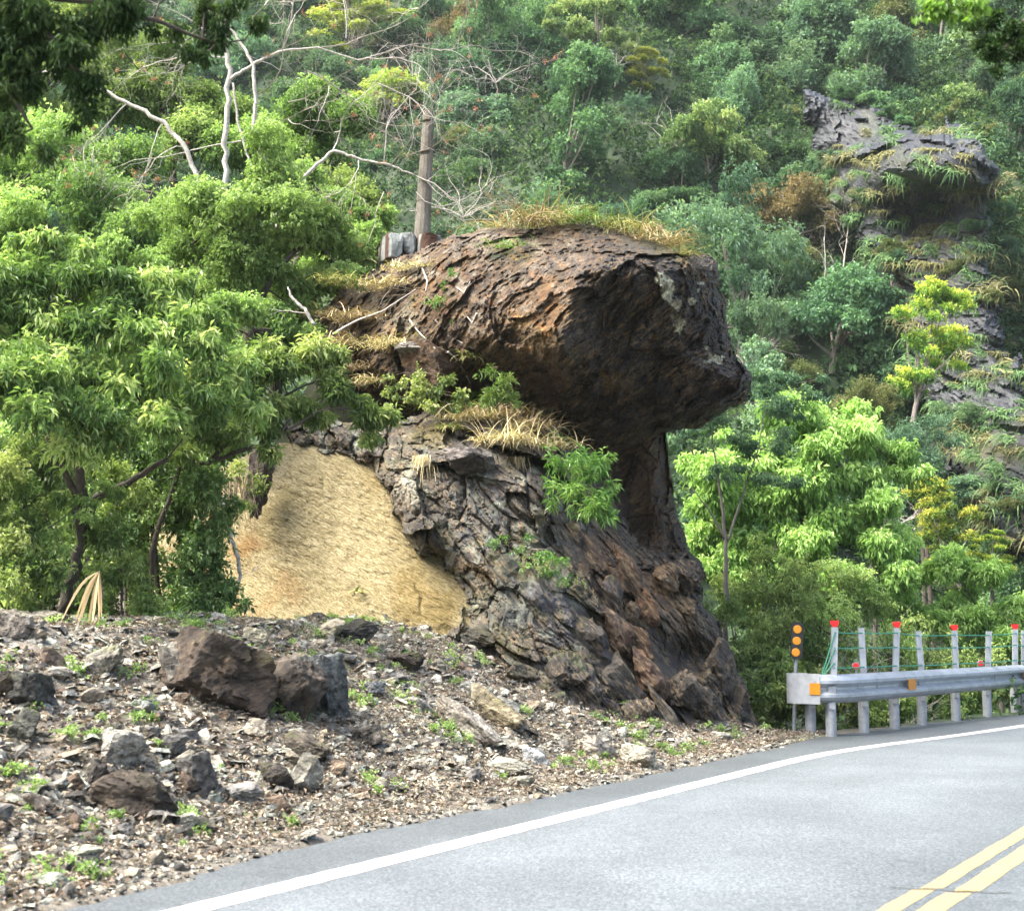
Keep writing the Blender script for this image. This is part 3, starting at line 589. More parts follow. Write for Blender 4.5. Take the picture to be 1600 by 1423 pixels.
# ledge boulders on the left of the head
for nm, px, py, Y, dm, c, c2, ms, lb in (('rock_block', 680, 575, 18.9, (1.05, .9, .75), (.055, .032, .018), (.10, .058, .028), .3, 0), ('rock_block', 655, 548, 18.85, (.8, .7, .22), (.20, .19, .175), (.27, .26, .24), .2, 0), ('rock_block', 740, 715, 17.6, (.8, .8, .5), (.12, .105, .105), (.20, .19, .19), .2, 0)):
    me = boulder_mesh(nm, int(px), dm, c, c2, M['stone'], 5, 12, .05, 0, .5, rotm(10, 18), moss=ms)
    child(nm, me, rock).location = tuple(P(px, py, Y))

# ------------------------------------------------------------------ the pale clay bank
m, n, b, o = newmat('clay'); k = N(n)
ct = k.attr('col'); st = k.noise(1, 7, .75, k.pos((5, 5, 26), (0, math.radians(-24), 0)), dist=1.2); st2 = k.noise(1, 6, .8, k.pos((13, 13, 70), (0, math.radians(-30), 0)), dist=1.0)
c = k.mix(ct, k.ramp(st, [(.28, (.50, .43, .30)), (.44, (.95, .93, .88)), (.62, (1.12, 1.12, 1.1)), (.8, (1.35, 1.4, 1.5))]), 1., 'MULTIPLY')
c = k.mix(c, k.ramp(st2, [(.38, (.30, .26, .16)), (.45, (.74, .69, .56)), (.52, (1, 1, 1)), (.62, (1.45, 1.48, 1.6))]), 1., 'MULTIPLY')
st3 = k.noise(1, 5, .8, k.pos((22, 22, 120), (0, math.radians(-40), 0)), dist=1.5); c = k.mix(c, k.ramp(st3, [(.34, (.45, .38, .25)), (.42, (1, 1, 1)), (.62, (1, 1, 1)), (.70, (1.3, 1.3, 1.4))]), 1., 'MULTIPLY')
n.links.new(c, b.inputs['Base Color']); b.inputs['Roughness'].default_value = .95; b.inputs['Specular IOR Level'].default_value = .2
k.bump(k.math('ADD', st, k.math('MULTIPLY', st2, .6)), b, 1.0, .06); M['clay'] = m
bank_poly = [(230, 790), (290, 750), (360, 722), (420, 694), (470, 686), (560, 694), (640, 712), (700, 760), (780, 880), (780, 980), (720, 1050), (600, 1060), (360, 1060), (240, 1040)]
bank_ctrl = [(240, 800, 19.4), (330, 740, 18.9), (420, 700, 18.9), (560, 700, 19.0), (700, 760, 18.9), (300, 900, 18.7), (400, 800, 18.3), (500, 800, 18.2), (600, 800, 18.1), (450, 900, 17.9), (560, 900, 17.6), (650, 900, 17.5), (740, 900, 17.6), (400, 980, 17.5), (550, 980, 17.1), (680, 980, 16.9), (300, 1050, 17.4), (600, 1050, 16.7), (760, 960, 17.2)]
def bank_disp(p, px, py):
    h1, c1, _ = facets(rot2(p, 25, .5, .7, 1.0), 95, .2); h2, _, _ = facets(rot2(p, 14, 1.6, 2, 5), 96, .2); h3, _, _ = facets(rot2(p, 14, 5, 6, 20), 97, .3)
    t_ = np.clip(1 - np.abs(py - 935) / 26, 0, 1); fis = -.07 * t_ * np.exp(-((px - 655 - (py - 930) * .25 + 3 * np.sin(py / 5)) / (1.5 + 2.5 * t_)) ** 2)
    t_ = np.clip(1 - np.abs(py - 740) / 40, 0, 1); fis = fis - .05 * t_ * np.exp(-((px - 490 - (py - 700) * .3 + 3 * np.sin(py / 6)) / (1.5 + 4 * t_)) ** 2)
    return fbm(p * .8, 3, 94) * .16 + fbm(rot2(p, 26, 2.0, 3, 9), 6, 98, .7) * .06 + fbm(p * 5, 4, 99) * .03 + fis
def bank_col(px, py, dsp):
    Z = [(400, 850, 40, 40, 0, (.42, .25, .10), .8, .2), (450, 930, 60, 26, 15, (.50, .32, .14), .6, .2), (550, 850, 110, 90, 20, (.66, .58, .37), .8, .3), (660, 940, 80, 60, 0, (.45, .34, .14), .75, .3), (520, 930, 120, 50, 15, (.58, .50, .30), .6, .3), (420, 720, 50, 30, 0, (.60, .56, .46), .8, .3), (690, 960, 40, 60, 0, (.36, .28, .12), .7, .3), (600, 750, 60, 40, 0, (.52, .42, .22), .6, .2), (330, 900, 60, 120, 0, (.42, .29, .14), .7, .3), (650, 880, 50, 24, 20, (.62, .52, .28), .6, .2), (440, 800, 26, 60, 10, (.42, .36, .18), .6, .2)]
    c_ = paint(px, py, (.60, .52, .32), Z, 22, 9); return c_ * np.array([.56, .56, .53]), 0 * px
bk = shell('clay_bank', bank_poly, bank_ctrl, 2.2, 30, .3, 2.6, bank_disp, bank_col, M['clay'], 6, None, 5)
tag(bk, 'pale yellow scraped clay bank between the dark rock and the left trees', 'clay bank')

# ------------------------------------------------------------------ the far slate cliff
M['slate'] = rockmat('cliff_slate', (0, math.radians(-32), 0), (.5, .5, 3.4), .55, .5, .6, 6, 1.0)
cl_poly = [(1255, 140), (1330, 150), (1420, 200), (1500, 190), (1562, 245), (1558, 285), (1545, 320), (1548, 380), (1560, 450), (1585, 540), (1620, 640), (1700, 760), (1700, 900), (1560, 840), (1500, 760), (1455, 660), (1425, 590), (1395, 510), (1365, 440), (1345, 380), (1310, 320), (1275, 240)]
cl_ctrl = [(1250, 120, 72), (1420, 200, 67), (1520, 230, 64.5), (1555, 260, 64), (1480, 270, 64), (1400, 270, 66), (1300, 250, 70), (1440, 330, 69), (1400, 400, 69), (1480, 360, 67.5), (1460, 440, 67), (1500, 520, 64), (1460, 560, 64), (1540, 620, 61), (1600, 700, 57), (1650, 850, 54), (1500, 700, 60), (1430, 230, 66)]
cl_ctrl = [(a, b_, c - 5 + (4.5 if b_ < 210 or a < 1320 else 0)) for a, b_, c in cl_ctrl]
def cl_disp(p, px, py):
    h0, c0, _ = facets(rot2(p, 42, .12, .15, .5), 44, .3); h1, c1, _ = facets(rot2(p, 44, .3, .4, 1.6), 45, .3); h2, _, _ = facets(rot2(p, 46, .9, 1.2, 4.5), 46, .4)
    ov = -3.0 * sstep(py - (268 + (px - 1420) * .16), 0, 12) * np.exp(-(((px - 1470) / 75) ** 2 + ((py - 310) / 45) ** 2))
    return h0 * 1.3 + h1 * .5 + h2 * .14 + ov + fbm(p * .8, 4, 48) * .4
def cl_col(px, py, dsp):
    Z = [(1510, 240, 50, 26, 20, (.12, .13, .145), .8, .3), (1430, 300, 30, 60, 0, (.10, .09, .06), .6, .2), (1400, 430, 30, 60, 0, (.14, .11, .05), .7, .2), (1550, 700, 60, 60, 0, (.10, .09, .05), .8, .3)]
    c = paint(px, py, (.035, .041, .05), Z, 20, 12); q = fbm(np.stack([px, py, 0 * px], -1) / 40., 5, 90); a = (sstep(q, .12, .3) * .7)[:, None]
    return c * .5 * (1 - a) + np.array([.03, .034, .02]) * a, 0 * px
cliff = shell('cliff', cl_poly, cl_ctrl, 3, 40, 2.5, 14, cl_disp, cl_col, M['slate'], 26, None, 7)
tag(cliff, kind='structure')
# ------------------------------------------------------------------ foliage
UP = np.array([0, 0, 1.])
def unit(a): return a / (np.linalg.norm(a, axis=-1, keepdims=True) + 1e-9)
def leaves(o, ax, L, W, tint, rng, fold=.18, curve=.25, upb=1.0):
    """one bent diamond per leaf"""
    n = len(o); L = np.broadcast_to(L, n)[:, None]; W = np.broadcast_to(W, n)[:, None]
    nr = unit(UP * upb + rng.normal(size=(n, 3)) * .55); s = unit(np.cross(ax, nr)); nr = np.cross(s, ax)
    md = o + ax * L * .45 + nr * L * .06
    v = np.stack([o, md + s * W * .5 + nr * W * fold, o + ax * L * (1 - .1) - UP * L * curve * .6, md - s * W * .5 + nr * W * fold], 1).reshape(-1, 3)
    f = np.arange(n * 4).reshape(n, 4)
    f = np.concatenate([f[:, [0, 1, 2]], f[:, [0, 2, 3]]]) 
    return v, f, np.repeat(tint, 4)
def foliage(cs, rs, nsp, per, L, W, rng, droop=.2, spread=.9, fill=.45, zs=.75, upper=.3, cvar=.25, tipbias=0.):
    """sprigs of leaves spread through a set of clumps; returns v, f, tint"""
    cs = np.asarray(cs, float); rs = np.asarray(rs, float); K = len(cs)
    p = rs ** 2 / (rs ** 2).sum(); ci = rng.choice(K, nsp, p=p)
    d = unit(rng.normal(size=(nsp, 3)) + UP * upper); r = (fill + (1 - fill) * rng.random(nsp)) 
    r = r * (1 + .28 * rng.normal(size=nsp) * .5)
    o = cs[ci] + d * (rs[ci] * r)[:, None] * np.array([1, 1, zs])
    ct = rng.normal(size=K) * cvar; st = np.clip(.45 + ct[ci] + rng.normal(size=nsp) * .16 + tipbias * (d[:, 2] - .2), 0, 1)  # tipbias lightens the upper side of each clump
    base = unit(d * .7 + rng.normal(size=(nsp, 3)) * .5)
    oo = np.repeat(o, per, 0); bb = np.repeat(base, per, 0)
    ax = unit(bb * .5 + rng.normal(size=bb.shape) * spread * .6 - UP * droop)
    sc_ = rng.uniform(.6, 1.15, nsp * per)
    jit = rng.normal(size=oo.shape) * L * .25
    t = np.clip(np.repeat(st, per) + rng.normal(size=nsp * per) * .08, 0, 1)
    return leaves(oo + jit, ax, L * sc_, W * sc_, t, rng)
def mj(parts):
    v = []; f = []; t = []; n = 0
    for a, b_, c in parts: v.append(a); f.append(b_ + n); t.append(c); n += len(a)
    return np.concatenate(v), np.concatenate(f), np.concatenate(t)
def leafmesh(name, vft, mat): return mesh(name, vft[0], vft[1], mat, {'tint': vft[2]})
def branchy(mb, p, d, length, r, rng, depth, k=5, wig=.25, up=.1, split=(2, 3), shrink=.68, tips=None, tr=.6):
    n = max(3, int(4 + length * 1.5)); pts = [np.array(p, float)]; d = unit(np.array(d, float))
    for i in range(n):
        d = unit(d + rng.normal(size=3) * wig + UP * up * .3); pts.append(pts[-1] + d * length / n)
    rr = np.linspace(r, r * tr, n + 1); mb.tube(pts, rr, k if r > .02 else 3, False)
    if depth == 0:
        if tips is not None: tips.append(pts[-1])
        return
    for q in range(rng.integers(split[0], split[1] + 1)):
        j = rng.integers(max(1, n // 2), n + 1)
        nd = unit(d + rng.normal(size=3) * .75)
        branchy(mb, pts[j], nd, length * shrink * rng.uniform(.7, 1.15), rr[j] * .7, rng, depth - 1, k, wig, up, split, shrink, tips, tr)
    branchy(mb, pts[-1], d, length * shrink, rr[-1] * .85, rng, depth - 1, k, wig, up, split, shrink, tips, tr)

# --- tree patterns for the hillside: unit-size crown about 1 wide-radius, scaled per copy
def pattern(kind, seed):
    rng = np.random.default_rng(seed)
    if kind == 'dome':
        K = 26; a = rng.random(K) * 6.283; rr = np.sqrt(rng.random(K)) * .9; cs = np.stack([rr * np.cos(a), rr * np.sin(a), 1.0 + .75 * (1 - rr ** 2) * rng.uniform(.3, 1.1, K) + rng.uniform(-.55, .1, K)], -1); rs = rng.uniform(.22, .42, K)
        L = foliage(cs, rs, 3200, 5, .09, .05, rng, .1, 1., .5, .7, .5, .22, .15)
    elif kind == 'layer':
        K = 34; z = np.sort(rng.random(K)) * 1.9; rr = (.25 + .75 * np.sin(np.clip(z / 1.9, .05, 1) * 3.0) ** .8) * rng.uniform(.2, 1, K); a = rng.random(K) * 6.283
        cs = np.stack([rr * np.cos(a), rr * np.sin(a), z * 1.1 + .3], -1); rs = rng.uniform(.2, .38, K)
        L = foliage(cs, rs, 3000, 5, .08, .045, rng, -.15, .9, .3, .40, .9, .15, .55)
    elif kind == 'wispy':
        K = 30; a = rng.random(K) * 6.283; rr = np.sqrt(rng.random(K)) * 1.0; cs = np.stack([rr * np.cos(a), rr * np.sin(a), rng.uniform(.3, 1.8, K)], -1); rs = rng.uniform(.18, .4, K)
        L = foliage(cs, rs, 3200, 5, .08, .032, rng, .35, 1.1, .2, .85, .1, .2, .1)
    else:   # column
        K = 28; z = rng.uniform(.2, 2.5, K); rr = .65 * np.sqrt(np.clip(1 - ((z - 1.2) / 1.5) ** 2, .05, 1)) * rng.uniform(.2, 1, K); a = rng.random(K) * 6.283
        cs = np.stack([rr * np.cos(a), rr * np.sin(a), z], -1); rs = rng.uniform(.2, .38, K)
        L = foliage(cs, rs, 3000, 5, .085, .05, rng, .15, 1., .45, .8, .3, .2, .2)
    mb = MB(); top = cs[cs[:, 2].argmax()]
    mb.tube([(0, 0, -.6), (.03, .02, .2), (-.02, .03, .8), top * [.3, .3, .9]], [.07, .055, .04, .015], 7)
    for c in cs[rng.choice(len(cs), 9, replace=False)]:
        s0 = np.array([0, 0, rng.uniform(.1, .7)]); md = (s0 + c) / 2 + [0, 0, -.08]; mb.tube([s0, md, c], [.03, .02, .008], 4, False)
    return L, mb
PAT = {}
pat_specs = [('dome', 1), ('dome', 2), ('dome', 3), ('layer', 4), ('layer', 5), ('wispy', 6), ('wispy', 7), ('column', 8), ('column', 9)]
for kd, sd_ in pat_specs:
    L, mb = pattern(kd, sd_); PAT.setdefault(kd, []).append((leafmesh('crown', L, M['g_mid']), mb.build('trunk', M['barkfar'])))
def tree(loc, kd, vi, mat, size, hz_, rz, label, group=None, cat='tree', name='hillside_tree'):
    r = empty(name, loc); r.rotation_euler = (.22 * math.sin(rz * 7), .22 * math.cos(rz * 5), rz); r.scale = (size * (1 + .2 * math.sin(rz * 3)), size * (1 - .2 * math.sin(rz * 3)), size * hz_)
    cm, tm = PAT[kd][vi % len(PAT[kd])]
    c = link('crown', cm, r); c.material_slots[0].link = 'OBJECT'; c.material_slots[0].material = mat
    link('trunk', tm, r); tag(r, label, cat, group); return r

rng = np.random.default_rng(11)
# named trees of the hillside: px, py of crown centre, Y, radius px, kind, material, height factor, label
named = [(1425, 545, 50, 66, 'layer', 'g_yellow', 1.3, 'tall tree with layered bright yellow shoot tips below the grey cliff'),
         (1500, 835, 42, 60, 'layer', 'g_yellow', 1.2, 'shorter yellow-tipped tree on the lower slope above the guardrail'),
         (1548, 875, 43, 40, 'layer', 'g_yellow', .9, 'small yellow-tipped bush at the foot of the shorter yellow-tipped tree'),
         (1115, 225, 66, 82, 'dome', 'g_pale', 1.0, 'pale green round-topped tree standing out against the dark hillside above the rock head'),
         (1165, 420, 56, 110, 'wispy', 'g_blue', 1.2, 'large soft grey-green tree directly behind the rock head'),
         (1190, 520, 52, 80, 'wispy', 'g_blue', 1.0, 'soft grey-green tree behind the snout of the rock'),
         (1250, 330, 64, 60, 'wispy', 'g_rust', .9, 'thin rusty-leaved tree on the slope left of the cliff'),
         (740, 30, 78, 66, 'wispy', 'g_rust', .8, 'orange-tinged tree at the top of the hillside'),
         (560, 45, 80, 70, 'layer', 'g_limey', .8, 'bright yellow-green tree at the top behind the bare branches'),
         (940, 60, 74, 72, 'layer', 'g_pale', 1.0, 'pale yellowish green tree high above the rock head'),
         (1000, 110, 72, 36, 'layer', 'g_limey', .8, 'small yellowish tree on the edge of the pale high tree'),
         (875, 200, 66, 80, 'column', 'g_mid', 1.1, 'pointed mid green tree above the rock head'),
         (600, 150, 60, 70, 'dome', 'g_limey', .7, 'yellow-green tree behind the red-budded twigs'),
         (1230, 590, 46, 46, 'wispy', 'g_olive', .9, 'small olive tree above the bright lime tree'),
         (1350, 640, 46, 50, 'wispy', 'g_olive', .9, 'sparse olive bush between the lime tree and the tall yellow-tipped tree'),
         (1300, 480, 54, 90, 'dome', 'g_mid', 1.0, 'mid green tree behind the pale bare tree beside the cliff'),
         (1330, 250, 70, 60, 'wispy', 'g_blue', .8, 'grey-green tree leaning over the top edge of the cliff'),
         (1440, 700, 44, 60, 'wispy', 'g_blue', .9, 'hazy grey-green tree under the tall yellow-tipped tree'),
         (1060, 320, 58, 60, 'dome', 'g_mid', .9, 'mid green tree right behind the grass on the rock top')]
def place_px(px, py, Y, rp, kd, mk, hf, lab, group=None):
    R = rp * Y / F; c = P(px, py, Y); hgt = {'dome': 1.1, 'layer': 1.3, 'wispy': 1.05, 'column': 1.3}[kd] * hf
    return tree((c[0], c[1], c[2] - R * hgt), kd, int(rng.integers(5)), M[mk], R * 1.05, hf, rng.random() * 6.28, lab, group)
def slope_y(px, py, y0=30):
    ys_ = np.linspace(y0, 135, 900); p = P(np.full(900, float(px)), np.full(900, float(py)), ys_); bb = np.nonzero(p[:, 2] <= gz(p[:, 0], p[:, 1]))[0]
    return float(ys_[bb[0]]) if len(bb) else None
for t in named:
    yy = slope_y(t[0], t[1] + t[3] * .7); front = 'yellow-tipped' in t[7] or 'yellow shoot' in t[7]
    o = place_px(t[0], t[1], t[2] if front else (yy - 1.0) if yy else t[2], *t[3:])
    zb = float(gz(np.array([o.location.x]), np.array([o.location.y]))[0])
    if front and zb < o.location.z:
        mb = MB(); l_ = np.array(o.location); mb.tube([(l_[0], l_[1], zb - .3), (l_[0] + .15, l_[1], (zb + l_[2]) / 2), tuple(l_)], [.10, .08, .06], 8)
        q_ = link('lower_trunk', mb.build('lower_trunk', M['bark']), o); bpy.context.view_layer.update(); q_.matrix_parent_inverse = o.matrix_world.inverted()

# general forest on the slope
GREENS = [('g_dark', 'dark green', .36), ('g_mid', 'mid green', .34), ('g_blue', 'grey-green', .18), ('g_olive', 'olive', .07), ('g_pale', 'pale green', .05)]
FORM = {'dome': 'round-crowned', 'wispy': 'loose-crowned', 'column': 'upright', 'layer': 'layered'}
items = []
py = -150
while py < 1000:
    stepx = 92 if py < 600 else 110
    for px in np.arange(-260, 1900, stepx):
        x = px + rng.uniform(-40, 40) ; y = py + rng.uniform(-35, 35)
        if 1360 < x and 150 < y < 760 and (inpoly(np.array([x]), np.array([y]), cl_poly)[0] or (x > 1500 and y > 280 and rng.random() < .62)): continue
        if inpoly(np.array([x]), np.array([y]), cl_poly)[0]: continue
        if x < 620 and y > 460: continue
        if 660 < x < 1060 and y > 470: continue
        if (x < -60 or x > 1660 or y < -60) and rng.random() < .25: continue
        if any(abs(x - t[0]) < t[3] * .6 and 0 < y - t[1] < t[3] * 1.1 for t in named): continue
        items.append((x, y))
    py += 64
def region(x, y):
    if y < 0 or x < 0 or x > 1600:
        return 'outside the view'
    if x < 330: return 'high behind the leaning pale trunk' if y < 250 else 'behind the left slope trees'
    if x < 640: return 'among the upper bare branches' if y < 200 else 'behind the lower bare branches'
    if x < 800: return 'beside the top of the concrete post' if y < 250 else 'right of the foot of the concrete post'
    if x < 1060: return 'on the upper slope above the rock head' if y < 170 else 'just above the grass on the rock'
    if x < 1330:
        return 'high up right of the rock head' if y < 170 else ('on the slope between rock head and cliff' if y < 420 else 'behind the snout of the rock')
    return 'above the grey cliff' if y < 260 else ('beside the grey cliff face' if y < 640 else 'at the foot of the cliff slope')
reg = {}
for (x, y) in items:
    ys_ = np.linspace(30, 130, 700); p = P(np.full(700, x), np.full(700, y), ys_); g = gz(p[:, 0], p[:, 1], True); bb = np.nonzero(p[:, 2] <= g)[0]
    if not len(bb): continue
    h_ = p[bb[0]]
    u = rng.random(); acc = 0
    nz = float(fbm(np.array([[x / 260., y / 260., 0]]), 2, 5)[0]); u = np.clip(u * .8 + .2 * (nz + .5), 0, .999)
    for mk, cn, wgt in GREENS:
        acc += wgt
        if u < acc: break
    kd = rng.choice(['dome', 'dome', 'wispy', 'column', 'dome', 'wispy'])
    R = rng.uniform(50, 88) * h_[1] / F * (1.0 if y > 100 else 1.05); big = 'broad' if R > 65 * h_[1] / F else 'small'
    reg.setdefault((region(x, y), cn, FORM[kd], big), []).append((x, h_, kd, mk, R))
ORD = ['leftmost', 'second from left', 'third from left', 'fourth from left', 'fifth from left', 'sixth from left', 'seventh from left', 'eighth from left', 'ninth from left', 'tenth from left', 'eleventh from left', 'twelfth from left'] + [q + ' from left' for q in 'thirteenth fourteenth fifteenth sixteenth seventeenth eighteenth nineteenth twentieth'.split()]
for (rg, cn, fm, big), L in reg.items():
    L.sort(key=lambda q: q[0])
    for i, (x, h_, kd, mk, R) in enumerate(L):
        lab = f'{big} {cn} {fm} tree {rg}' if len(L) == 1 else f'{big} {cn} {fm} tree {rg}, {ORD[min(i, 19)]}'
        hf = rng.uniform(.85, 1.25)
        tree((h_[0], h_[1] + .3, h_[2] - R * 1.15), kd, int(rng.integers(5)), M[mk], R, hf, rng.random() * 6.28, lab, 'trees on the far hillside')

# undergrowth on the hill: one uncountable mass
rg_ = np.random.default_rng(3); nU = 34000
ux = rg_.uniform(-45, 60, nU); uy = rg_.uniform(48, 122, nU); uz = gz(ux, uy)
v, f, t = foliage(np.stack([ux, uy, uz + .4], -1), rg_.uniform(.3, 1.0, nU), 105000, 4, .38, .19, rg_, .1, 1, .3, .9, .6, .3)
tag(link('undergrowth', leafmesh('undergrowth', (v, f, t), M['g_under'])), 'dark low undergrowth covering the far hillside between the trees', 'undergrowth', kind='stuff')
# valley floor scrub on the right and behind the left trees
nU = 5000; ux = rg_.uniform(-22, 30, nU); uy = rg_.uniform(24, 50, nU); uz = gz(ux, uy)
v, f, t = foliage(np.stack([ux, uy, uz + .3], -1), rg_.uniform(.3, .9, nU), 22000, 4, .2, .09, rg_, .1, 1, .3, .9, .6, .3)
tag(link('undergrowth', leafmesh('undergrowth', (v, f, t), M['g_under'])), 'low green scrub filling the valley floor behind the guardrail', 'undergrowth', kind='stuff')

nU = 2600; ux = rg_.uniform(-26, -4.0, nU); uy = rg_.uniform(13.6, 27, nU); ok_ = (xedge(uy) - ux > 5.6) & (ux < -5.4 - .0 * uy) | (uy > 24); ux, uy = ux[ok_], uy[ok_]; uz = gz(ux, uy)
v, f, t = foliage(np.stack([ux, uy, uz + .2], -1), rg_.uniform(.2, .7, len(ux)), 12000, 4, .13, .06, rg_, .1, 1, .3, .9, .6, .3)
tag(link('undergrowth', leafmesh('undergrowth', (v, f, t), M['g_left'])), 'low leafy undergrowth on the flat ground behind the rubble slope at far left', 'undergrowth', kind='stuff')
# --- tufts of grass
def tuft(n, L, spread, rng, W=.012, droop=.5, base=.05, segs=4, lean=(0, 0, 0), updir=1.0):
    az = rng.random(n) * 6.283; el = rng.uniform(.2, 1, n); d = unit(np.stack([np.cos(az) * spread, np.sin(az) * spread, np.full(n, updir) * el], -1) + np.array(lean))
    ln = L * (.22 + .9 * rng.random(n) ** 1.7); o = np.stack([rng.normal(size=n) * base, rng.normal(size=n) * base, np.zeros(n)], -1)
    s = unit(np.cross(d, UP + rng.normal(size=(n, 3)) * .3)); P_ = []; cur = o; dd = d
    for k_ in range(segs + 1):
        wd = W * (1 - (k_ / segs) ** 1.5) + .001; P_.append(cur + s * wd / 2); P_.append(cur - s * wd / 2)
        dd = unit(dd - UP * droop / segs * (1 + k_ * .5)); cur = cur + dd * (ln / segs)[:, None]
    v = np.stack(P_, 1).reshape(-1, 3); st = 2 * (segs + 1); b_ = np.arange(n)[:, None] * st
    f = np.concatenate([b_ + np.array([[2 * k_, 2 * k_ + 1, 2 * k_ + 3, 2 * k_ + 2]]) for k_ in range(segs)])
    return v, f, np.repeat(np.clip(rng.random(n), 0, 1), st)

# hanging tufts and ferns on the cliff and slope right
TU = [tuft(120, .8, .9, np.random.default_rng(20 + i), .035, 1.6, .22) for i in range(4)]
rc = np.random.default_rng(8); cnt = 0
cands = []
for _ in range(1100):
    x = rc.uniform(1290, 1640); y = rc.uniform(130, 860)
    ic = inpoly(np.array([x]), np.array([y]), cl_poly)[0]
    if not ic and not (x > 1490 and y > 260): continue
    if ic and rc.random() < .62: continue
    cands.append((x, y, ic))
dgm = bpy.context.evaluated_depsgraph_get()
bpy.context.view_layer.update()
def castpx(px, py, objs):
    a, dy, dz = ray(px, py); d = Vector((float(a), float(dy), float(dz))).normalized(); best = None
    for ob in objs:
        mi = ob.matrix_world.inverted(); ok, loc, nn, _i = ob.ray_cast(mi @ Vector((0, 0, CH)), (mi.to_3x3() @ d).normalized())
        if ok:
            wl_ = ob.matrix_world @ loc; dist = (wl_ - Vector((0, 0, CH))).length
            if best is None or dist < best[0]: best = (dist, wl_, (ob.matrix_world.to_3x3() @ nn).normalized())
    return best
ground_o = bpy.data.objects['ground']
HT = {0: [], 1: [], 2: []}
for (x, y, ic) in cands[:560]:
    h_ = castpx(x, y, [cliff, ground_o])
    if h_ is None: continue
    mi = int(rc.choice([0, 0, 1, 1, 1, 2])); v_, f_, t_ = TU[int(rc.integers(4))]; s = rc.uniform(.7, 1.5) * (1.0 if ic else 1.5)
    R_ = np.array(Matrix.Rotation(rc.uniform(-.6, .6), 3, 'Z') @ Matrix.Rotation(rc.uniform(.3, .9), 3, 'X')); HT[mi].append((v_ @ R_.T * s + np.array(h_[1]), f_, t_))
for mi, mk, lab in ((0, 'cliffgrass', 'half-dry grass hanging in mats from the cliff and the slope beside it'), (1, 'clifffern', 'green ferny grass hanging in mats from the cliff and the slope beside it'), (2, 'cliffgrass', 'straw-coloured grass hanging in mats from the cliff')):
    tag(link('hanging_grass', leafmesh('hanging_grass', mj(HT[mi]), M[mk])), lab, 'grass', kind='stuff')
# shrubs on the right-hand slope below the cliff
CT = [(1255, 150), (1275, 125), (1300, 140), (1330, 150), (1355, 165), (1385, 185), (1415, 200), (1445, 200), (1480, 190), (1505, 190), (1530, 215), (1560, 240), (1270, 200), (1285, 250), (1310, 285), (1345, 310), (1360, 345), (1375, 390), (1385, 430), (1400, 470), (1565, 290), (1545, 330), (1520, 360), (1500, 420), (1530, 470)]
shr = []
for i in range(52 + len(CT)):
    x = rc.uniform(1470, 1720); y = rc.uniform(300, 940)
    if i >= 52: x, y = CT[i - 52]; x += rc.normal() * 8; y += rc.normal() * 6
    if i < 52 and inpoly(np.array([x]), np.array([y]), cl_poly)[0] and y < 620: continue
    h_ = castpx(x, y, [cliff, ground_o])
    if h_ is None: continue
    mk, cn = [('g_dark', 'dark green'), ('g_mid', 'mid green'), ('g_olive', 'olive brown'), ('g_blue', 'grey-green')][int(rc.integers(4))]
    R = (rc.uniform(22, 40) if i < 52 else rc.uniform(16, 30)) * h_[1].y / F
    pl = 'along the rim of the grey cliff' if i >= 52 else 'right of the cliff overhang' if y < 450 else 'on the right-hand slope' if y < 650 else 'low on the right-hand slope'
    o = tree((h_[1].x, h_[1].y, h_[1].z - R * .7), str(rc.choice(['wispy', 'dome'])), i, M[mk], R, .8, rc.random() * 6, f'{cn} shrub {pl}', f'{cn} shrubs {pl}', 'shrub', 'hillside_shrub'); shr.append((cn, pl, x, o))

ORD0 = ['leftmost'] + [q + ' from left' for q in 'second third fourth fifth sixth seventh eighth ninth tenth eleventh twelfth'.split()]
for key in sorted({(a_, b_) for a_, b_, _, _ in shr}):
    L = sorted([q for q in shr if (q[0], q[1]) == key], key=lambda q: q[2])
    for i, q in enumerate(L):
        if len(L) > 1: q[3]['label'] = f'{key[0]} shrub {key[1]}, {ORD0[min(i, 11)]}'
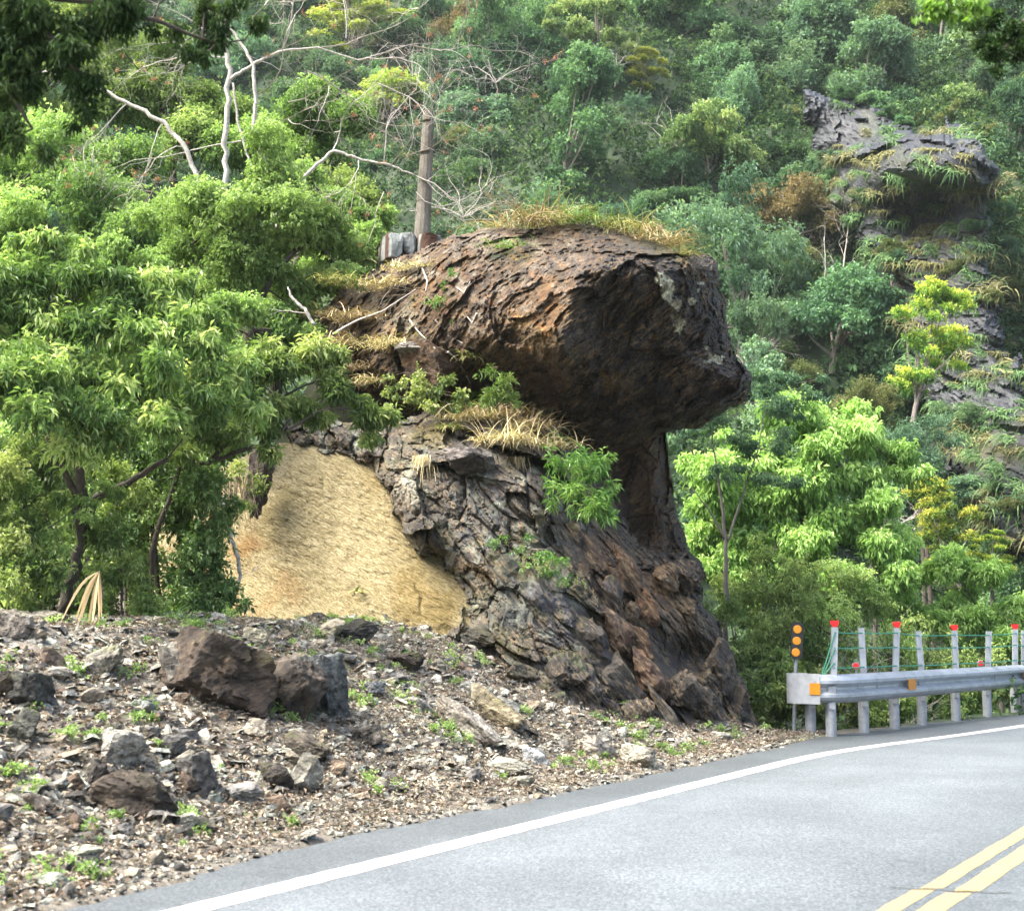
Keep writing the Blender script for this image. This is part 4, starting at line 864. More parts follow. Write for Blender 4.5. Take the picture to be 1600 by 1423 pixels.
# ------------------------------------------------------------------ mid-ground trees, clump clouds by hand
def cloudtree(name, label, cat, clumps, nsp, per, L, W, mat, seed, trunk=None, bark='bark', droop=.3, group=None, limb=.02, zs=.75, fill=.35, sub=4, cvar=.2, upper=.3, spread=.9, tipbias=.1, dY=1.0, hung=False):
    rng = np.random.default_rng(seed); cs = []; rs = []
    for (px, py, Y, rp) in clumps:
        c = P(px, py, Y); R = rp * Y / F
        for _ in range(sub):
            o_ = rng.normal(size=3) * R * .6 * [1, dY, .85]; cs.append(c + o_); rs.append(R * rng.uniform(.45, .95))
    cs = np.array(cs); rs = np.array(rs)
    base = P(*trunk[0][0][:3]) if trunk else np.array([cs[:, 0].mean(), cs[:, 1].mean(), cs[:, 2].min() if hung else gz(cs[:, 0].mean(), cs[:, 1].mean())])
    r = empty(name, base)
    child('crown', leafmesh('crown', foliage(cs, rs, nsp, per, L, W, rng, droop, spread, fill, zs, upper, cvar, tipbias), mat), r)
    mb = MB(); tp = []
    for pl in (trunk or []):
        pts = np.array([P(a, b_, c) for a, b_, c, *_ in pl]); rad = [q[3] for q in pl]
        # refine with wiggle
        t0 = np.linspace(0, 1, len(pts)); t1 = np.linspace(0, 1, len(pts) * 4); pp = np.stack([np.interp(t1, t0, pts[:, i]) for i in range(3)], -1); rr = np.interp(t1, t0, rad)
        pp += rng.normal(size=pp.shape) * rr[:, None] * .35; mb.tube(pp, rr, 8); tp += list(pp)
    if not trunk:
        mb.tube([base - [0, 0, .05 if hung else .3], base + [0, 0, .02 if hung else .5], cs.mean(0)], [limb * 3, limb * 2.4, limb], 6); tp = [base + [0, 0, .5], cs.mean(0)]
    tp = np.array(tp)
    for c in cs[rng.choice(len(cs), min(len(cs), 30), replace=False)]:
        j = np.argmin(((tp - c) ** 2).sum(1)); a = tp[j]; md = (a + c) / 2 + rng.normal(size=3) * .08 * np.linalg.norm(c - a)
        mb.tube([a, md, c], [limb, limb * .7, limb * .3], 4, False)
    child('trunk', mb.build('trunk', M[bark], smooth=True), r)
    tag(r, label, cat, group); return r

# left, farther slope trees (fine yellow-green leaves)
cloudtree('broadleaf_tree', 'wide yellow-green fine-leaved tree at far left above the long-leaved tree', 'tree',
    [(40, 290, 27, 70), (110, 270, 27, 70), (180, 290, 27, 70), (30, 350, 26, 70), (120, 340, 26, 80), (210, 350, 26, 70), (60, 400, 26, 60), (160, 400, 26, 60), (250, 380, 26, 50), (-40, 300, 27, 70), (-60, 380, 27, 70)], 17000, 4, .115, .055, M['g_left'], 31,
    [[(150, 560, 26, .12), (150, 430, 26, .1), (130, 330, 26, .05)], [(150, 430, 26, .07), (200, 360, 26, .05), (240, 300, 26, .02)], [(150, 430, 26, .07), (80, 360, 26, .05), (20, 300, 26, .02)]], tipbias=.2)
cloudtree('broadleaf_tree', 'yellow-green tree framed between the leaning pale trunk and the upright pale trunk', 'tree',
    [(200, 110, 31, 46), (240, 160, 31, 60), (300, 150, 31, 45), (190, 180, 31, 40), (330, 200, 31, 50), (270, 230, 30, 46), (380, 170, 31, 36)], 9000, 4, .115, .055, M['g_left'], 32, [[(280, 420, 31, .1), (270, 260, 31, .07), (250, 150, 31, .03)]], tipbias=.2)
cloudtree('broadleaf_tree', 'small yellow-green tree behind the forked pale trunks', 'tree',
    [(450, 190, 30, 50), (500, 220, 30, 50), (430, 240, 30, 45), (520, 180, 30, 40), (350, 240, 30, 46), (470, 270, 30, 40)], 9000, 4, .11, .055, M['g_left'], 33, [[(460, 420, 30, .1), (470, 260, 30, .06), (480, 190, 30, .03)]])
cloudtree('broadleaf_tree', 'bright green tree with light tips in front of the foot of the pale trunks', 'tree',
    [(420, 290, 20.5, 50), (300, 330, 20.5, 50), (370, 330, 20.5, 55), (450, 350, 20.5, 55), (520, 350, 21, 50), (330, 390, 20.5, 50), (400, 400, 20.5, 60), (480, 410, 20.8, 50), (250, 340, 21, 40), (240, 430, 20.3, 50), (310, 450, 20.3, 50), (430, 450, 20.8, 50), (560, 390, 21.5, 30)], 11000, 5, .085, .038, M['g_tips'], 34,
    [[(390, 640, 20.5, .11), (395, 480, 20.5, .1), (380, 380, 20.5, .06), (350, 320, 20.5, .03)], [(395, 480, 20.5, .07), (450, 400, 20.5, .04), (520, 350, 21, .02)]], droop=.3, tipbias=.25)
cloudtree('shrub', 'fine-leaved pale green shrub at the foot of the concrete post', 'shrub',
    [(540, 330, 23.5, 34), (580, 350, 23.5, 34), (560, 390, 23, 30), (530, 420, 22.6, 36), (600, 340, 23.8, 24), (490, 320, 24, 34)], 6000, 4, .08, .04, M['g_left'], 35)
cloudtree('shrub', 'dark-stemmed olive tree left of the dead white twigs', 'shrub',
    [(200, 430, 19.5, 46), (150, 470, 19.5, 40), (260, 480, 19.2, 46), (330, 510, 18.8, 40), (420, 500, 20, 40), (470, 460, 21, 40), (400, 560, 19.5, 50), (340, 600, 18.4, 50), (480, 540, 20.5, 30), (280, 560, 18.4, 44)], 11000, 4, .09, .042, M['g_left'], 36,
    [[(400, 640, 19.5, .09), (395, 540, 19.5, .08), (380, 480, 19.5, .05)], [(130, 460, 19.5, .02), (215, 445, 19.5, .04), (260, 470, 19.5, .05), (300, 520, 19.5, .06)]])

cloudtree('broadleaf_tree', 'tall olive-green tree at the far left behind the dark overhanging bough', 'tree',
    [(30, 150, 33, 70), (100, 200, 33, 60), (-20, 230, 33, 70), (140, 240, 33, 50), (60, 100, 33, 60), (170, 60, 34, 60), (-60, 120, 33, 70), (120, 20, 34, 60)], 9000, 4, .13, .06, M['g_left'], 37, [[(60, 420, 33, .14), (60, 260, 33, .1), (60, 150, 33, .05)]])
cloudtree('broadleaf_tree', 'green tree filling the gap below the forked pale trunks', 'tree',
    [(480, 300, 26, 50), (540, 300, 27, 50), (560, 350, 26, 50), (500, 380, 25, 50), (450, 440, 24, 50), (520, 430, 24, 50), (400, 500, 23, 60), (340, 440, 24, 50), (580, 330, 26, 34), (300, 400, 24, 60), (200, 480, 23, 70), (300, 520, 22, 60), (240, 560, 22, 60), (420, 580, 22, 60)], 12000, 4, .11, .05, M['g_left'], 38, [[(430, 640, 24, .12), (440, 450, 24.5, .08), (500, 330, 26, .04)]], tipbias=.2)
# the near long-leaved tree
near_cl = [(30, 420, 13.6, 50), (90, 430, 13.6, 55), (20, 480, 13.4, 55), (100, 490, 13.4, 60), (170, 490, 13.6, 46), (230, 520, 13.6, 40), (60, 550, 13.2, 55), (150, 560, 13.3, 60), (230, 580, 13.5, 50), (20, 620, 13.0, 50), (100, 630, 13.1, 60), (190, 640, 13.2, 60), (270, 640, 13.4, 50), (330, 570, 13.8, 40), (350, 620, 13.8, 40), (-50, 450, 13.4, 60), (-60, 560, 13, 60),
           (260, 470, 13.8, 34), (300, 520, 13.8, 34), (80, 372, 13.6, 22), (30, 378, 13.6, 20), (125, 395, 13.6, 20), (205, 436, 13.7, 26), (160, 428, 13.6, 20), (290, 440, 13.8, 20), (340, 500, 13.9, 20)]
cloudtree('long_leaved_tree', 'large near tree with drooping long green leaves and a dark trunk at far left', 'tree', near_cl, 5200, 6, .115, .030, M['g_near'], 41,
    [[(95, 1000, 14.2, .065), (102, 930, 14.2, .06), (125, 850, 14.2, .055), (128, 770, 14, .05), (110, 690, 13.8, .045), (90, 600, 13.6, .045), (80, 500, 13.6, .03)], [(130, 830, 14.2, .05), (150, 775, 14.2, .045), (200, 755, 14.2, .035), (260, 720, 14, .025)], [(115, 720, 13.8, .045), (60, 650, 13.5, .035), (0, 610, 13.3, .02)], [(128, 790, 14, .04), (75, 690, 13.8, .03), (60, 600, 13.6, .02)], [(110, 690, 13.8, .04), (190, 600, 13.6, .03), (260, 540, 13.8, .015)]],
    droop=.55, limb=.013, fill=.2, cvar=.22, spread=1.0, tipbias=.3)
spray = [(340, 590, 15.2, 30), (380, 600, 15.2, 34), (430, 590, 15.3, 34), (480, 580, 15.5, 32), (530, 600, 15.6, 30), (560, 640, 15.7, 28), (600, 650, 15.8, 20), (500, 640, 15.5, 28), (400, 650, 15.3, 34), (440, 640, 15.3, 30), (360, 670, 15.2, 36), (300, 680, 15.1, 34), (330, 640, 15.1, 34), (520, 560, 15.7, 20), (580, 690, 15.8, 12), (410, 560, 15.3, 24), (420, 700, 15.3, 14)]
cloudtree('long_leaved_tree', 'spreading long-leaved branch tree reaching over the top of the clay bank', 'tree', spray, 2300, 7, .12, .030, M['g_near'], 42,
    [[(230, 1000, 15.6, .03), (240, 850, 15.4, .028), (280, 730, 15.3, .026), (330, 722, 15.3, .026), (395, 700, 15.3, .022), (440, 680, 15.3, .02), (450, 655, 15.3, .012)], [(330, 722, 15.3, .03), (400, 640, 15.3, .018), (480, 600, 15.5, .012), (540, 590, 15.6, .008)], [(440, 680, 15.3, .015), (500, 640, 15.4, .01), (570, 640, 15.7, .006)]],
    droop=.45, limb=.008, fill=.15, cvar=.2, spread=1.0, tipbias=.35, sub=2, dY=.6)
# darker understorey
cloudtree('understorey_shrub', 'dense dark green small-leaved shrub against the left edge of the clay bank', 'shrub',
    [(200, 700, 15.6, 60), (270, 720, 15.6, 55), (230, 780, 15.6, 55), (300, 770, 15.5, 40), (180, 840, 15.8, 55), (250, 850, 15.6, 50), (310, 860, 15.8, 40), (340, 900, 15.8, 34), (280, 920, 15.6, 50), (350, 790, 15.8, 20), (370, 950, 15.4, 20), (330, 960, 15.4, 30), (320, 700, 15.6, 34), (300, 810, 15.6, 34), (325, 850, 15.7, 26), (290, 950, 15.6, 36), (345, 920, 15.7, 22), (270, 800, 15.7, 30), (310, 740, 15.6, 24)], 7400, 5, .075, .032, M['g_thicket'], 43,
    [[(250, 1010, 15.6, .03), (245, 900, 15.6, .03), (230, 760, 15.6, .02)], [(290, 1010, 15.6, .025), (300, 900, 15.6, .02), (310, 760, 15.6, .012)], [(200, 1000, 15.8, .02), (195, 900, 15.8, .018), (150, 840, 15.8, .012)]], limb=.007, fill=.1, zs=1)
cloudtree('understorey_shrub', 'shaded olive-green shrub around the dark trunk at far left', 'shrub',
    [(30, 720, 16.5, 60), (100, 760, 16.8, 50), (20, 800, 16.5, 55), (60, 860, 16.5, 55), (150, 900, 16.5, 45), (30, 920, 16.3, 45), (180, 940, 16.3, 36), (100, 940, 16.5, 40), (-40, 780, 16.5, 60), (-30, 880, 16.3, 60), (210, 900, 16.6, 40)], 5000, 5, .085, .034, M['g_thicket'], 44,
    [[(20, 1000, 16.5, .03), (30, 880, 16.5, .025), (10, 700, 16.5, .015)], [(170, 1000, 16.5, .02), (160, 900, 16.5, .02), (130, 780, 16.5, .012)]], limb=.007, fill=.1, zs=1)
cloudtree('understorey_shrub', 'feathery yellowish-green shrub in front of the dark trunk', 'shrub',
    [(40, 760, 13.8, 26), (80, 830, 13.8, 26), (30, 860, 13.8, 26), (130, 800, 13.9, 22), (60, 900, 13.8, 24), (170, 770, 14, 20)], 900, 5, .055, .02, M['g_left'], 45, [[(10, 960, 13.8, .012), (30, 860, 13.8, .01), (110, 800, 13.8, .005)]], limb=.004, fill=.05, zs=.8)
cloudtree('understorey_shrub', 'leafy green backing thicket behind the far left trunk', 'shrub',
    [(-20, 700, 21, 90), (80, 680, 21, 90), (180, 700, 21, 90), (280, 680, 21, 80), (20, 820, 21, 90), (130, 820, 21, 90), (240, 820, 21, 90), (60, 920, 20, 80), (180, 920, 20, 80), (290, 900, 20.5, 70), (90, 560, 22, 90), (220, 560, 22, 90), (-20, 560, 22, 90), (330, 560, 22, 60)], 14000, 5, .13, .06, M['g_left'], 46, limb=.02)

cloudtree('understorey_shrub', 'yellow-green leafy shrub low at the far left between trunk and rubble', 'shrub',
    [(20, 740, 13.7, 46), (70, 780, 13.9, 30), (10, 830, 13.6, 46), (60, 880, 13.7, 36), (160, 850, 14.4, 40), (190, 800, 14.6, 40), (200, 900, 14.4, 36), (150, 930, 14.2, 30), (20, 920, 13.5, 36), (240, 950, 14.4, 24), (170, 740, 14.6, 40)], 3600, 5, .07, .028, M['g_near'], 47, [[(60, 980, 13.8, .014), (60, 880, 13.8, .012), (40, 780, 13.8, .006)], [(190, 990, 14.4, .014), (190, 900, 14.4, .012), (180, 780, 14.4, .006)]], limb=.004, fill=.05, zs=1, cvar=.3)
# ------------------------------------------------------------------ right: lime tree and companions
lime = [(1250, 640, 28, 40), (1310, 650, 28, 36), (1200, 670, 28, 36), (1290, 690, 27.6, 46), (1230, 710, 27.6, 46), (1170, 720, 27.8, 34), (1120, 720, 27.8, 30), (1395, 705, 28, 34), (1410, 745, 27.8, 34), (1350, 740, 27.6, 40), (1290, 760, 27.4, 46), (1220, 780, 27.4, 46), (1150, 780, 27.6, 44), (1100, 790, 28, 30), (1370, 800, 27.4, 44), (1310, 830, 27.2, 46), (1240, 850, 27.2, 44), (1160, 850, 27.4, 44), (1110, 850, 27.8, 30), (1390, 850, 27.4, 36), (1340, 890, 27, 40), (1270, 910, 27, 40), (1200, 910, 27.2, 36), (1120, 900, 27.4, 30), (1400, 900, 27, 30), (1090, 730, 28.2, 20)]
cloudtree('lime_green_tree', 'large bright lime green tree with drooping leaves right of the rock', 'tree', lime, 9500, 7, .16, .055, M['g_lime'], 51,
    [[(1270, 1080, 28, .12), (1265, 920, 28, .1), (1255, 800, 28, .07), (1260, 690, 28, .04), (1262, 650, 28, .02)], [(1265, 900, 28, .07), (1330, 800, 28, .05), (1390, 720, 28, .025)], [(1265, 860, 28, .05), (1200, 780, 28, .04), (1150, 720, 28, .02)]],
    droop=.65, limb=.02, fill=.35, zs=.85, cvar=.14, spread=.8, tipbias=.35, upper=.5)
cloudtree('shrub', 'glossy light green bush behind the right end of the cable fence', 'shrub',
    [(1440, 900, 29, 34), (1480, 890, 29, 34), (1510, 930, 29, 34), (1550, 950, 29, 34), (1590, 960, 29, 34), (1450, 950, 29, 30), (1400, 940, 29, 28), (1500, 960, 28.5, 30), (1540, 1010, 28.5, 34), (1590, 1020, 29, 34), (1640, 980, 30, 40), (1650, 1040, 30, 40)], 4600, 6, .15, .05, M['g_lime'], 52, limb=.012, droop=.4, fill=.3)
cloudtree('slender_tree', 'slender feathery tree with a thin grey trunk beside the rock neck', 'tree',
    [(1190, 600, 23.5, 24), (1220, 590, 23.5, 22), (1150, 640, 23.5, 30), (1200, 640, 23.5, 30), (1110, 680, 23.5, 26), (1160, 700, 23.5, 30), (1210, 690, 23.5, 26), (1120, 740, 23.5, 26), (1180, 750, 23.5, 24), (1240, 760, 23.5, 20), (1230, 640, 23.5, 20), (1260, 600, 23.5, 14)], 2000, 6, .075, .028, M['g_blue'], 53,
    [[(1134, 1060, 23.5, .05), (1135, 980, 23.5, .045), (1136, 900, 23.5, .04), (1134, 840, 23.5, .03), (1125, 760, 23.5, .02), (1112, 690, 23.5, .01)], [(1136, 850, 23.5, .025), (1155, 790, 23.5, .018), (1185, 700, 23.5, .01), (1200, 610, 23.5, .005)], [(1134, 845, 23.5, .02), (1110, 800, 23.5, .015), (1080, 760, 23.5, .006)]], bark='barkfar', limb=.006, fill=.1, zs=.4, droop=.0, dY=.7)
BR = [(1160, 1000, 22, 'grey-brown twiggy brush right beside the foot of the rock'), (1230, 990, 22.5, 'grey-brown twiggy brush behind the amber signal board'), (1300, 1000, 23, 'twiggy brush behind the first red-capped fence post'), (1370, 1010, 25, 'twiggy brush behind the second red-capped fence post'), (1450, 1020, 26.5, 'twiggy brush behind the third red-capped fence post'), (1190, 930, 24, 'tall twiggy brush at the foot of the slender tree'), (1290, 940, 25, 'tall twiggy brush under the lime green tree'), (1540, 1040, 29, 'leafy brush behind the right end of the guardrail')]
for i, (px, py, Y, lab) in enumerate(BR):
    rng_ = np.random.default_rng(60 + i); cl = [(px + rng_.normal() * 34, py + rng_.normal() * 38, Y + rng_.normal() * .3, rng_.uniform(20, 34)) for _ in range(9)]
    r = cloudtree('brush_shrub', lab, 'shrub', cl, 1300, 5, .085, .034, M['g_left'], 60 + i, limb=.008, fill=.1, zs=1)
    b0 = P(px, 1140, Y); b0[2] = gz(b0[0], b0[1]); mb = MB()
    for _ in range(9): branchy(mb, b0 + rng_.normal(size=3) * [.3, .3, 0], unit(np.array([rng_.normal() * .5, rng_.normal() * .3, 1.1])), rng_.uniform(.9, 1.6), .016, rng_, 3, 4, .18, .05)
    child('branches', mb.build('branches', M['twig']), r)
# low leafy weeds under the guardrail
for i, (px, py, Y, lab) in enumerate([(1215, 1100, 20.3, 'low leafy weeds left of the guardrail end'), (1330, 1110, 21.5, 'low leafy weeds behind the second guardrail post'), (1410, 1105, 23, 'low leafy weeds behind the middle guardrail posts'), (1490, 1090, 25.2, 'low leafy weeds behind the right guardrail posts'), (1280, 1085, 21, 'low leafy weeds right behind the rounded guardrail end'), (1570, 1080, 28, 'low leafy weeds at the far right behind the guardrail'), (1170, 1060, 20.8, 'low leafy weeds right against the dark foot of the rock')]):
    rng_ = np.random.default_rng(80 + i)
    cloudtree('weed_patch', lab, 'weeds', [(px + rng_.normal() * 36, py + rng_.normal() * 20, Y + rng_.normal() * .2, 20) for _ in range(8)], 900, 5, .10, .05, M['g_near'], 80 + i, limb=.004, fill=.1)

# ------------------------------------------------------------------ overhead boughs near the camera
def bough(name, label, cl, polys, nsp, per, L, W, mat, seed, droop=.8):
    cloudtree(name, label, 'branch', cl, nsp, per, L, W, mat, seed, polys, limb=.006, fill=.05, droop=droop, sub=3, cvar=.2, spread=.8, dY=.8)
bough('overhanging_bough', 'dark leafy bough hanging in from the top left corner',
    [(30, 20, 6.4, 60), (90, 60, 6.4, 50), (20, 110, 6.4, 55), (100, 120, 6.4, 40), (40, 170, 6.4, 45), (120, 180, 6.4, 24), (20, 220, 6.4, 26), (60, 240, 6.4, 12), (150, 30, 6.4, 46), (210, 20, 6.4, 44), (270, 6.8, 6.6, 40), (260, 60, 6.6, 24), (320, 30, 6.6, 34), (330, 80, 6.6, 20), (370, 6.8, 6.6, 20), (-60, 60, 6.4, 70), (-60, 160, 6.4, 60), (60, -30, 6.4, 50), (400, 30, 6.6, 16), (300, 90, 6.6, 16)],
    [[(-160, -120, 6.4, .05), (-40, -20, 6.4, .035), (60, 40, 6.4, .02), (130, 120, 6.4, .01)], [(-40, -20, 6.4, .03), (120, 0, 6.4, .02), (240, 30, 6.5, .012), (335, 70, 6.6, .006)], [(-60, 40, 6.4, .02), (0, 120, 6.4, .012), (50, 200, 6.4, .006)]], 3000, 6, .05, .016, M['g_over'], 91)
bough('overhanging_bough', 'dense dark small-leaved bough hanging in from the top right corner',
    [(1560, 20, 6.8, 34), (1590, 50, 6.8, 34), (1550, 80, 6.8, 22), (1600, 90, 6.8, 24), (1555, 115, 6.8, 12), (1600, -20, 6.8, 50), (1650, 40, 6.8, 50), (1535, 60, 6.8, 14)], [[(1740, -100, 6.8, .04), (1640, -10, 6.8, .025), (1560, 90, 6.8, .006)]], 2200, 6, .028, .015, M['g_over'], 92, .1)
bough('overhanging_bough', 'fresh light green leafy twig hanging beside the top right corner',
    [(1450, 12, 6.4, 14), (1480, 15, 6.4, 16), (1500, 30, 6.4, 10), (1520, 5, 6.4, 16), (1440, 25, 6.4, 6)], [[(1600, -60, 6.4, .02), (1530, -20, 6.4, .01), (1450, 15, 6.4, .004)]], 75, 6, .055, .024, M['g_fresh'], 93)

# ------------------------------------------------------------------ bare trees
def polybare(name, label, trunkpolys, seed, bark, twigs, buds=0, tl=.6, sub=2, cat='bare tree', twr=.012, group=None):
    rng = np.random.default_rng(seed); root = empty(name, P(*trunkpolys[0][0][:3])); mb = MB(); tips = []; ends = []
    for pl in trunkpolys:
        pts = np.array([P(a, b_, c) for a, b_, c, *_ in pl]); rad = [q[3] for q in pl]
        t0 = np.linspace(0, 1, len(pts)); t1 = np.linspace(0, 1, len(pts) * 5); pp = np.stack([np.interp(t1, t0, pts[:, i]) for i in range(3)], -1); rr = np.interp(t1, t0, rad)
        pp[1:-1] += rng.normal(size=pp[1:-1].shape) * rr[1:-1, None] * .22; mb.tube(pp, rr * (.58 if seed == 101 else .8), 9); ends.append((pp[-1], pp[-1] - pp[-3], rr[-1] * (.58 if seed == 101 else .8)))
    child('trunk', mb.build('trunk', M[bark], smooth=True), root)
    mb = MB()
    for e_, d_, r_ in ends:
        if r_ < .036 and sub > 1: branchy(mb, e_, d_, 25 * r_ + .15, r_, rng, 2, 6, .16, .0, (1, 2), .7, tips, .55)
    for (px, py, Y, dx, dz, ln, r) in twigs:
        branchy(mb, P(px, py, Y), (dx, rng.normal() * .3, dz), ln, r, rng, sub, 5, .20, .0, (1, 3), .72, tips)
    child('branches', mb.build('branches', M['twig']), root)
    if buds and tips:
        tp = np.array(tips)[rng.choice(len(tips), min(len(tips), buds), replace=False)]
        v, f, t = foliage(tp, np.full(len(tp), .035), len(tp) * 4, 3, .05, .018, rng, -.2, 1.2)
        child('buds', leafmesh('buds', (v, f, t), M['bud']), root)
    return tag(root, label, cat, group)
Yb = 21.5
polybare('bare_tree', 'pale lichen-covered leafless tree with forked trunks and red buds at upper left',
    [[(352, 370, Yb, .085), (354, 300, Yb, .08), (352, 220, Yb, .075), (358, 120, Yb, .07), (352, 60, Yb, .06), (356, 0, Yb, .05), (360, -80, Yb, .04)],
     [(350, 370, Yb, .075), (318, 300, Yb, .07), (290, 230, Yb, .065), (255, 190, Yb, .06), (200, 160, Yb, .05), (130, 128, Yb, .035), (70, 112, Yb, .025)],
     [(436, 345, Yb, .06), (425, 275, Yb, .06), (395, 215, Yb, .06), (400, 160, Yb, .055), (396, 100, Yb, .05), (366, 50, Yb, .035), (330, 20, Yb, .02)],
     [(432, 330, Yb, .06), (470, 285, Yb, .055), (520, 235, Yb, .045), (560, 248, Yb, .035), (610, 258, Yb, .03), (650, 275, Yb, .02)],
     [(356, 125, Yb, .05), (390, 105, Yb, .045), (440, 78, Yb, .04), (500, 75, Yb, .025), (560, 95, Yb, .02), (640, 70, Yb, .01)],
     [(364, 130, Yb, .03), (372, 190, Yb, .035), (385, 240, Yb, .03), (398, 270, Yb, .03)],
     [(390, 218, Yb, .025), (330, 228, Yb, .02), (260, 245, Yb, .015), (210, 250, Yb, .008)],
     [(350, 395, Yb, .1), (352, 370, Yb, .09)], [(430, 420, Yb, .09), (436, 345, Yb, .065)]],
    101, 'palebark',
    [(500, 75, Yb, 1, .3, 1.1, .016), (440, 78, Yb, .6, .9, 1.2, .016), (560, 95, Yb, 1, -.2, 1.0, .014), (520, 235, Yb, .5, .8, .9, .012), (610, 258, Yb, 1, .5, .9, .012), (650, 275, Yb, .8, -.6, .9, .014), (600, 255, Yb, .2, 1, .9, .012), (400, 100, Yb, .8, .6, 1.0, .014), (396, 150, Yb, 1, .2, 1.1, .014), (356, 60, Yb, -.8, .6, .9, .013), (352, 90, Yb, -1, .2, .9, .013), (255, 190, Yb, -.6, -.9, .8, .012), (290, 230, Yb, -1, -.3, .7, .01), (200, 160, Yb, -.5, -.8, .8, .012), (640, 70, Yb, 1, .2, 1.0, .012), (480, 110, Yb, 1, -.5, 1.2, .013), (450, 160, Yb, 1, .0, 1.2, .012), (420, 200, Yb, 1, .3, .9, .012), (380, 40, Yb, .9, .5, 1.2, .014), (320, 60, Yb, -.9, -.2, .8, .01), (540, 60, Yb, .4, .9, 1.1, .012), (590, 130, Yb, .9, -.5, 1.0, .011), (630, 250, Yb, 1, -.1, 1.1, .011), (650, 300, Yb, .9, -.9, 1.1, .011), (640, 330, Yb, 1, 0, 1., .011), (560, 250, Yb, .3, -1, .9, .011), (600, 300, Yb, -.4, -.9, .9, .01)], buds=150, sub=4)
Yq = slope_y(1290, 490) - 2
polybare('bare_tree', 'small grey leafless tree with a forked white bough on the slope below the cliff',
    [[(1285, 480, Yq, .12), (1310, 458, Yq, .11), (1340, 440, Yq, .08), (1375, 430, Yq, .04), (1395, 400, Yq, .02)], [(1310, 458, Yq, .07), (1318, 420, Yq, .05), (1325, 360, Yq, .03)], [(1285, 480, Yq, .06), (1290, 420, Yq, .05), (1288, 370, Yq, .02)]], 102, 'palebark',
    [(1325, 380, Yq, -.3, 1, 1.1, .02), (1318, 420, Yq, .4, 1, 1.2, .02), (1340, 440, Yq, .2, 1, 1.1, .02), (1360, 435, Yq, .8, .8, 1.0, .02), (1290, 420, Yq, -.4, 1, 1.1, .02), (1385, 415, Yq, .5, .9, .8, .018), (1310, 450, Yq, -.5, 1, 1.1, .02)], sub=3)
for i, (px, py, Y, s, lab) in enumerate([(a_, b_, (slope_y(a_, b_ + 60 * c_) or 60) - 1.5, c_, d_) for a_, b_, _, c_, d_ in [(770, 120, 72, 1.0, 'grey twiggy leafless tree under the orange-tinged tree'), (1050, 215, 64, .8, 'grey leafless branches left of the pale round-topped tree'), (720, 330, 56, .9, 'brown leafless sapling right of the concrete post'), (960, 95, 70, .7, 'thin grey leafless twigs below the pale high tree'), (1160, 560, 46, .6, 'thin grey bare stems behind the snout of the rock'), (640, 110, 62, .9, 'thin brown leafless tree above the top of the concrete post'), (1390, 820, 42, .5, 'thin pale stems on the lower slope behind the lime green tree')]]):
    polybare('bare_tree', lab, [[(px, py + 60 * s, Y, .07), (px + 8, py + 20, Y, .05), (px, py, Y, .03)]], 110 + i, 'barkfar', [(px + 4, py + 10, Y, q, .8, 1.9 * s, .03) for q in (-1.2, -.6, .1, .7, 1.3, 1.6)], sub=3)
polybare('dead_branch', 'crooked dead white branch poking up from the dry grass left of the head', [[(492, 508, 19.4, .03), (475, 482, 19.4, .03), (455, 465, 19.4, .025), (450, 448, 19.4, .012)]], 120, 'palebark', [(480, 490, 19.4, -.8, .3, .35, .008)], sub=1, cat='dead branch')
polybare('dead_branch', 'long thin dead branch lying on the dry grass left of the head', [[(520, 522, 18.9, .02), (560, 500, 18.9, .016), (600, 485, 18.9, .012), (650, 452, 18.9, .006)]], 121, 'twig', [(560, 500, 18.9, 1, .5, .4, .006)], sub=1, cat='dead branch')
polybare('hanging_liana', 'curving pale woody stem hanging in front of the clay bank', [[(332, 745, 16.2, .028), (350, 790, 16.2, .03), (358, 830, 16.2, .032), (372, 868, 16.2, .032), (375, 900, 16.2, .026), (365, 940, 16.1, .022), (346, 965, 16.0, .018), (344, 1000, 15.9, .016)]], 122, 'palebark', [(365, 940, 16.1, -1, .2, .3, .006), (375, 900, 16.2, .8, .6, .3, .005), (350, 790, 16.2, .4, -.6, .3, .006)], sub=1, cat='woody stem')

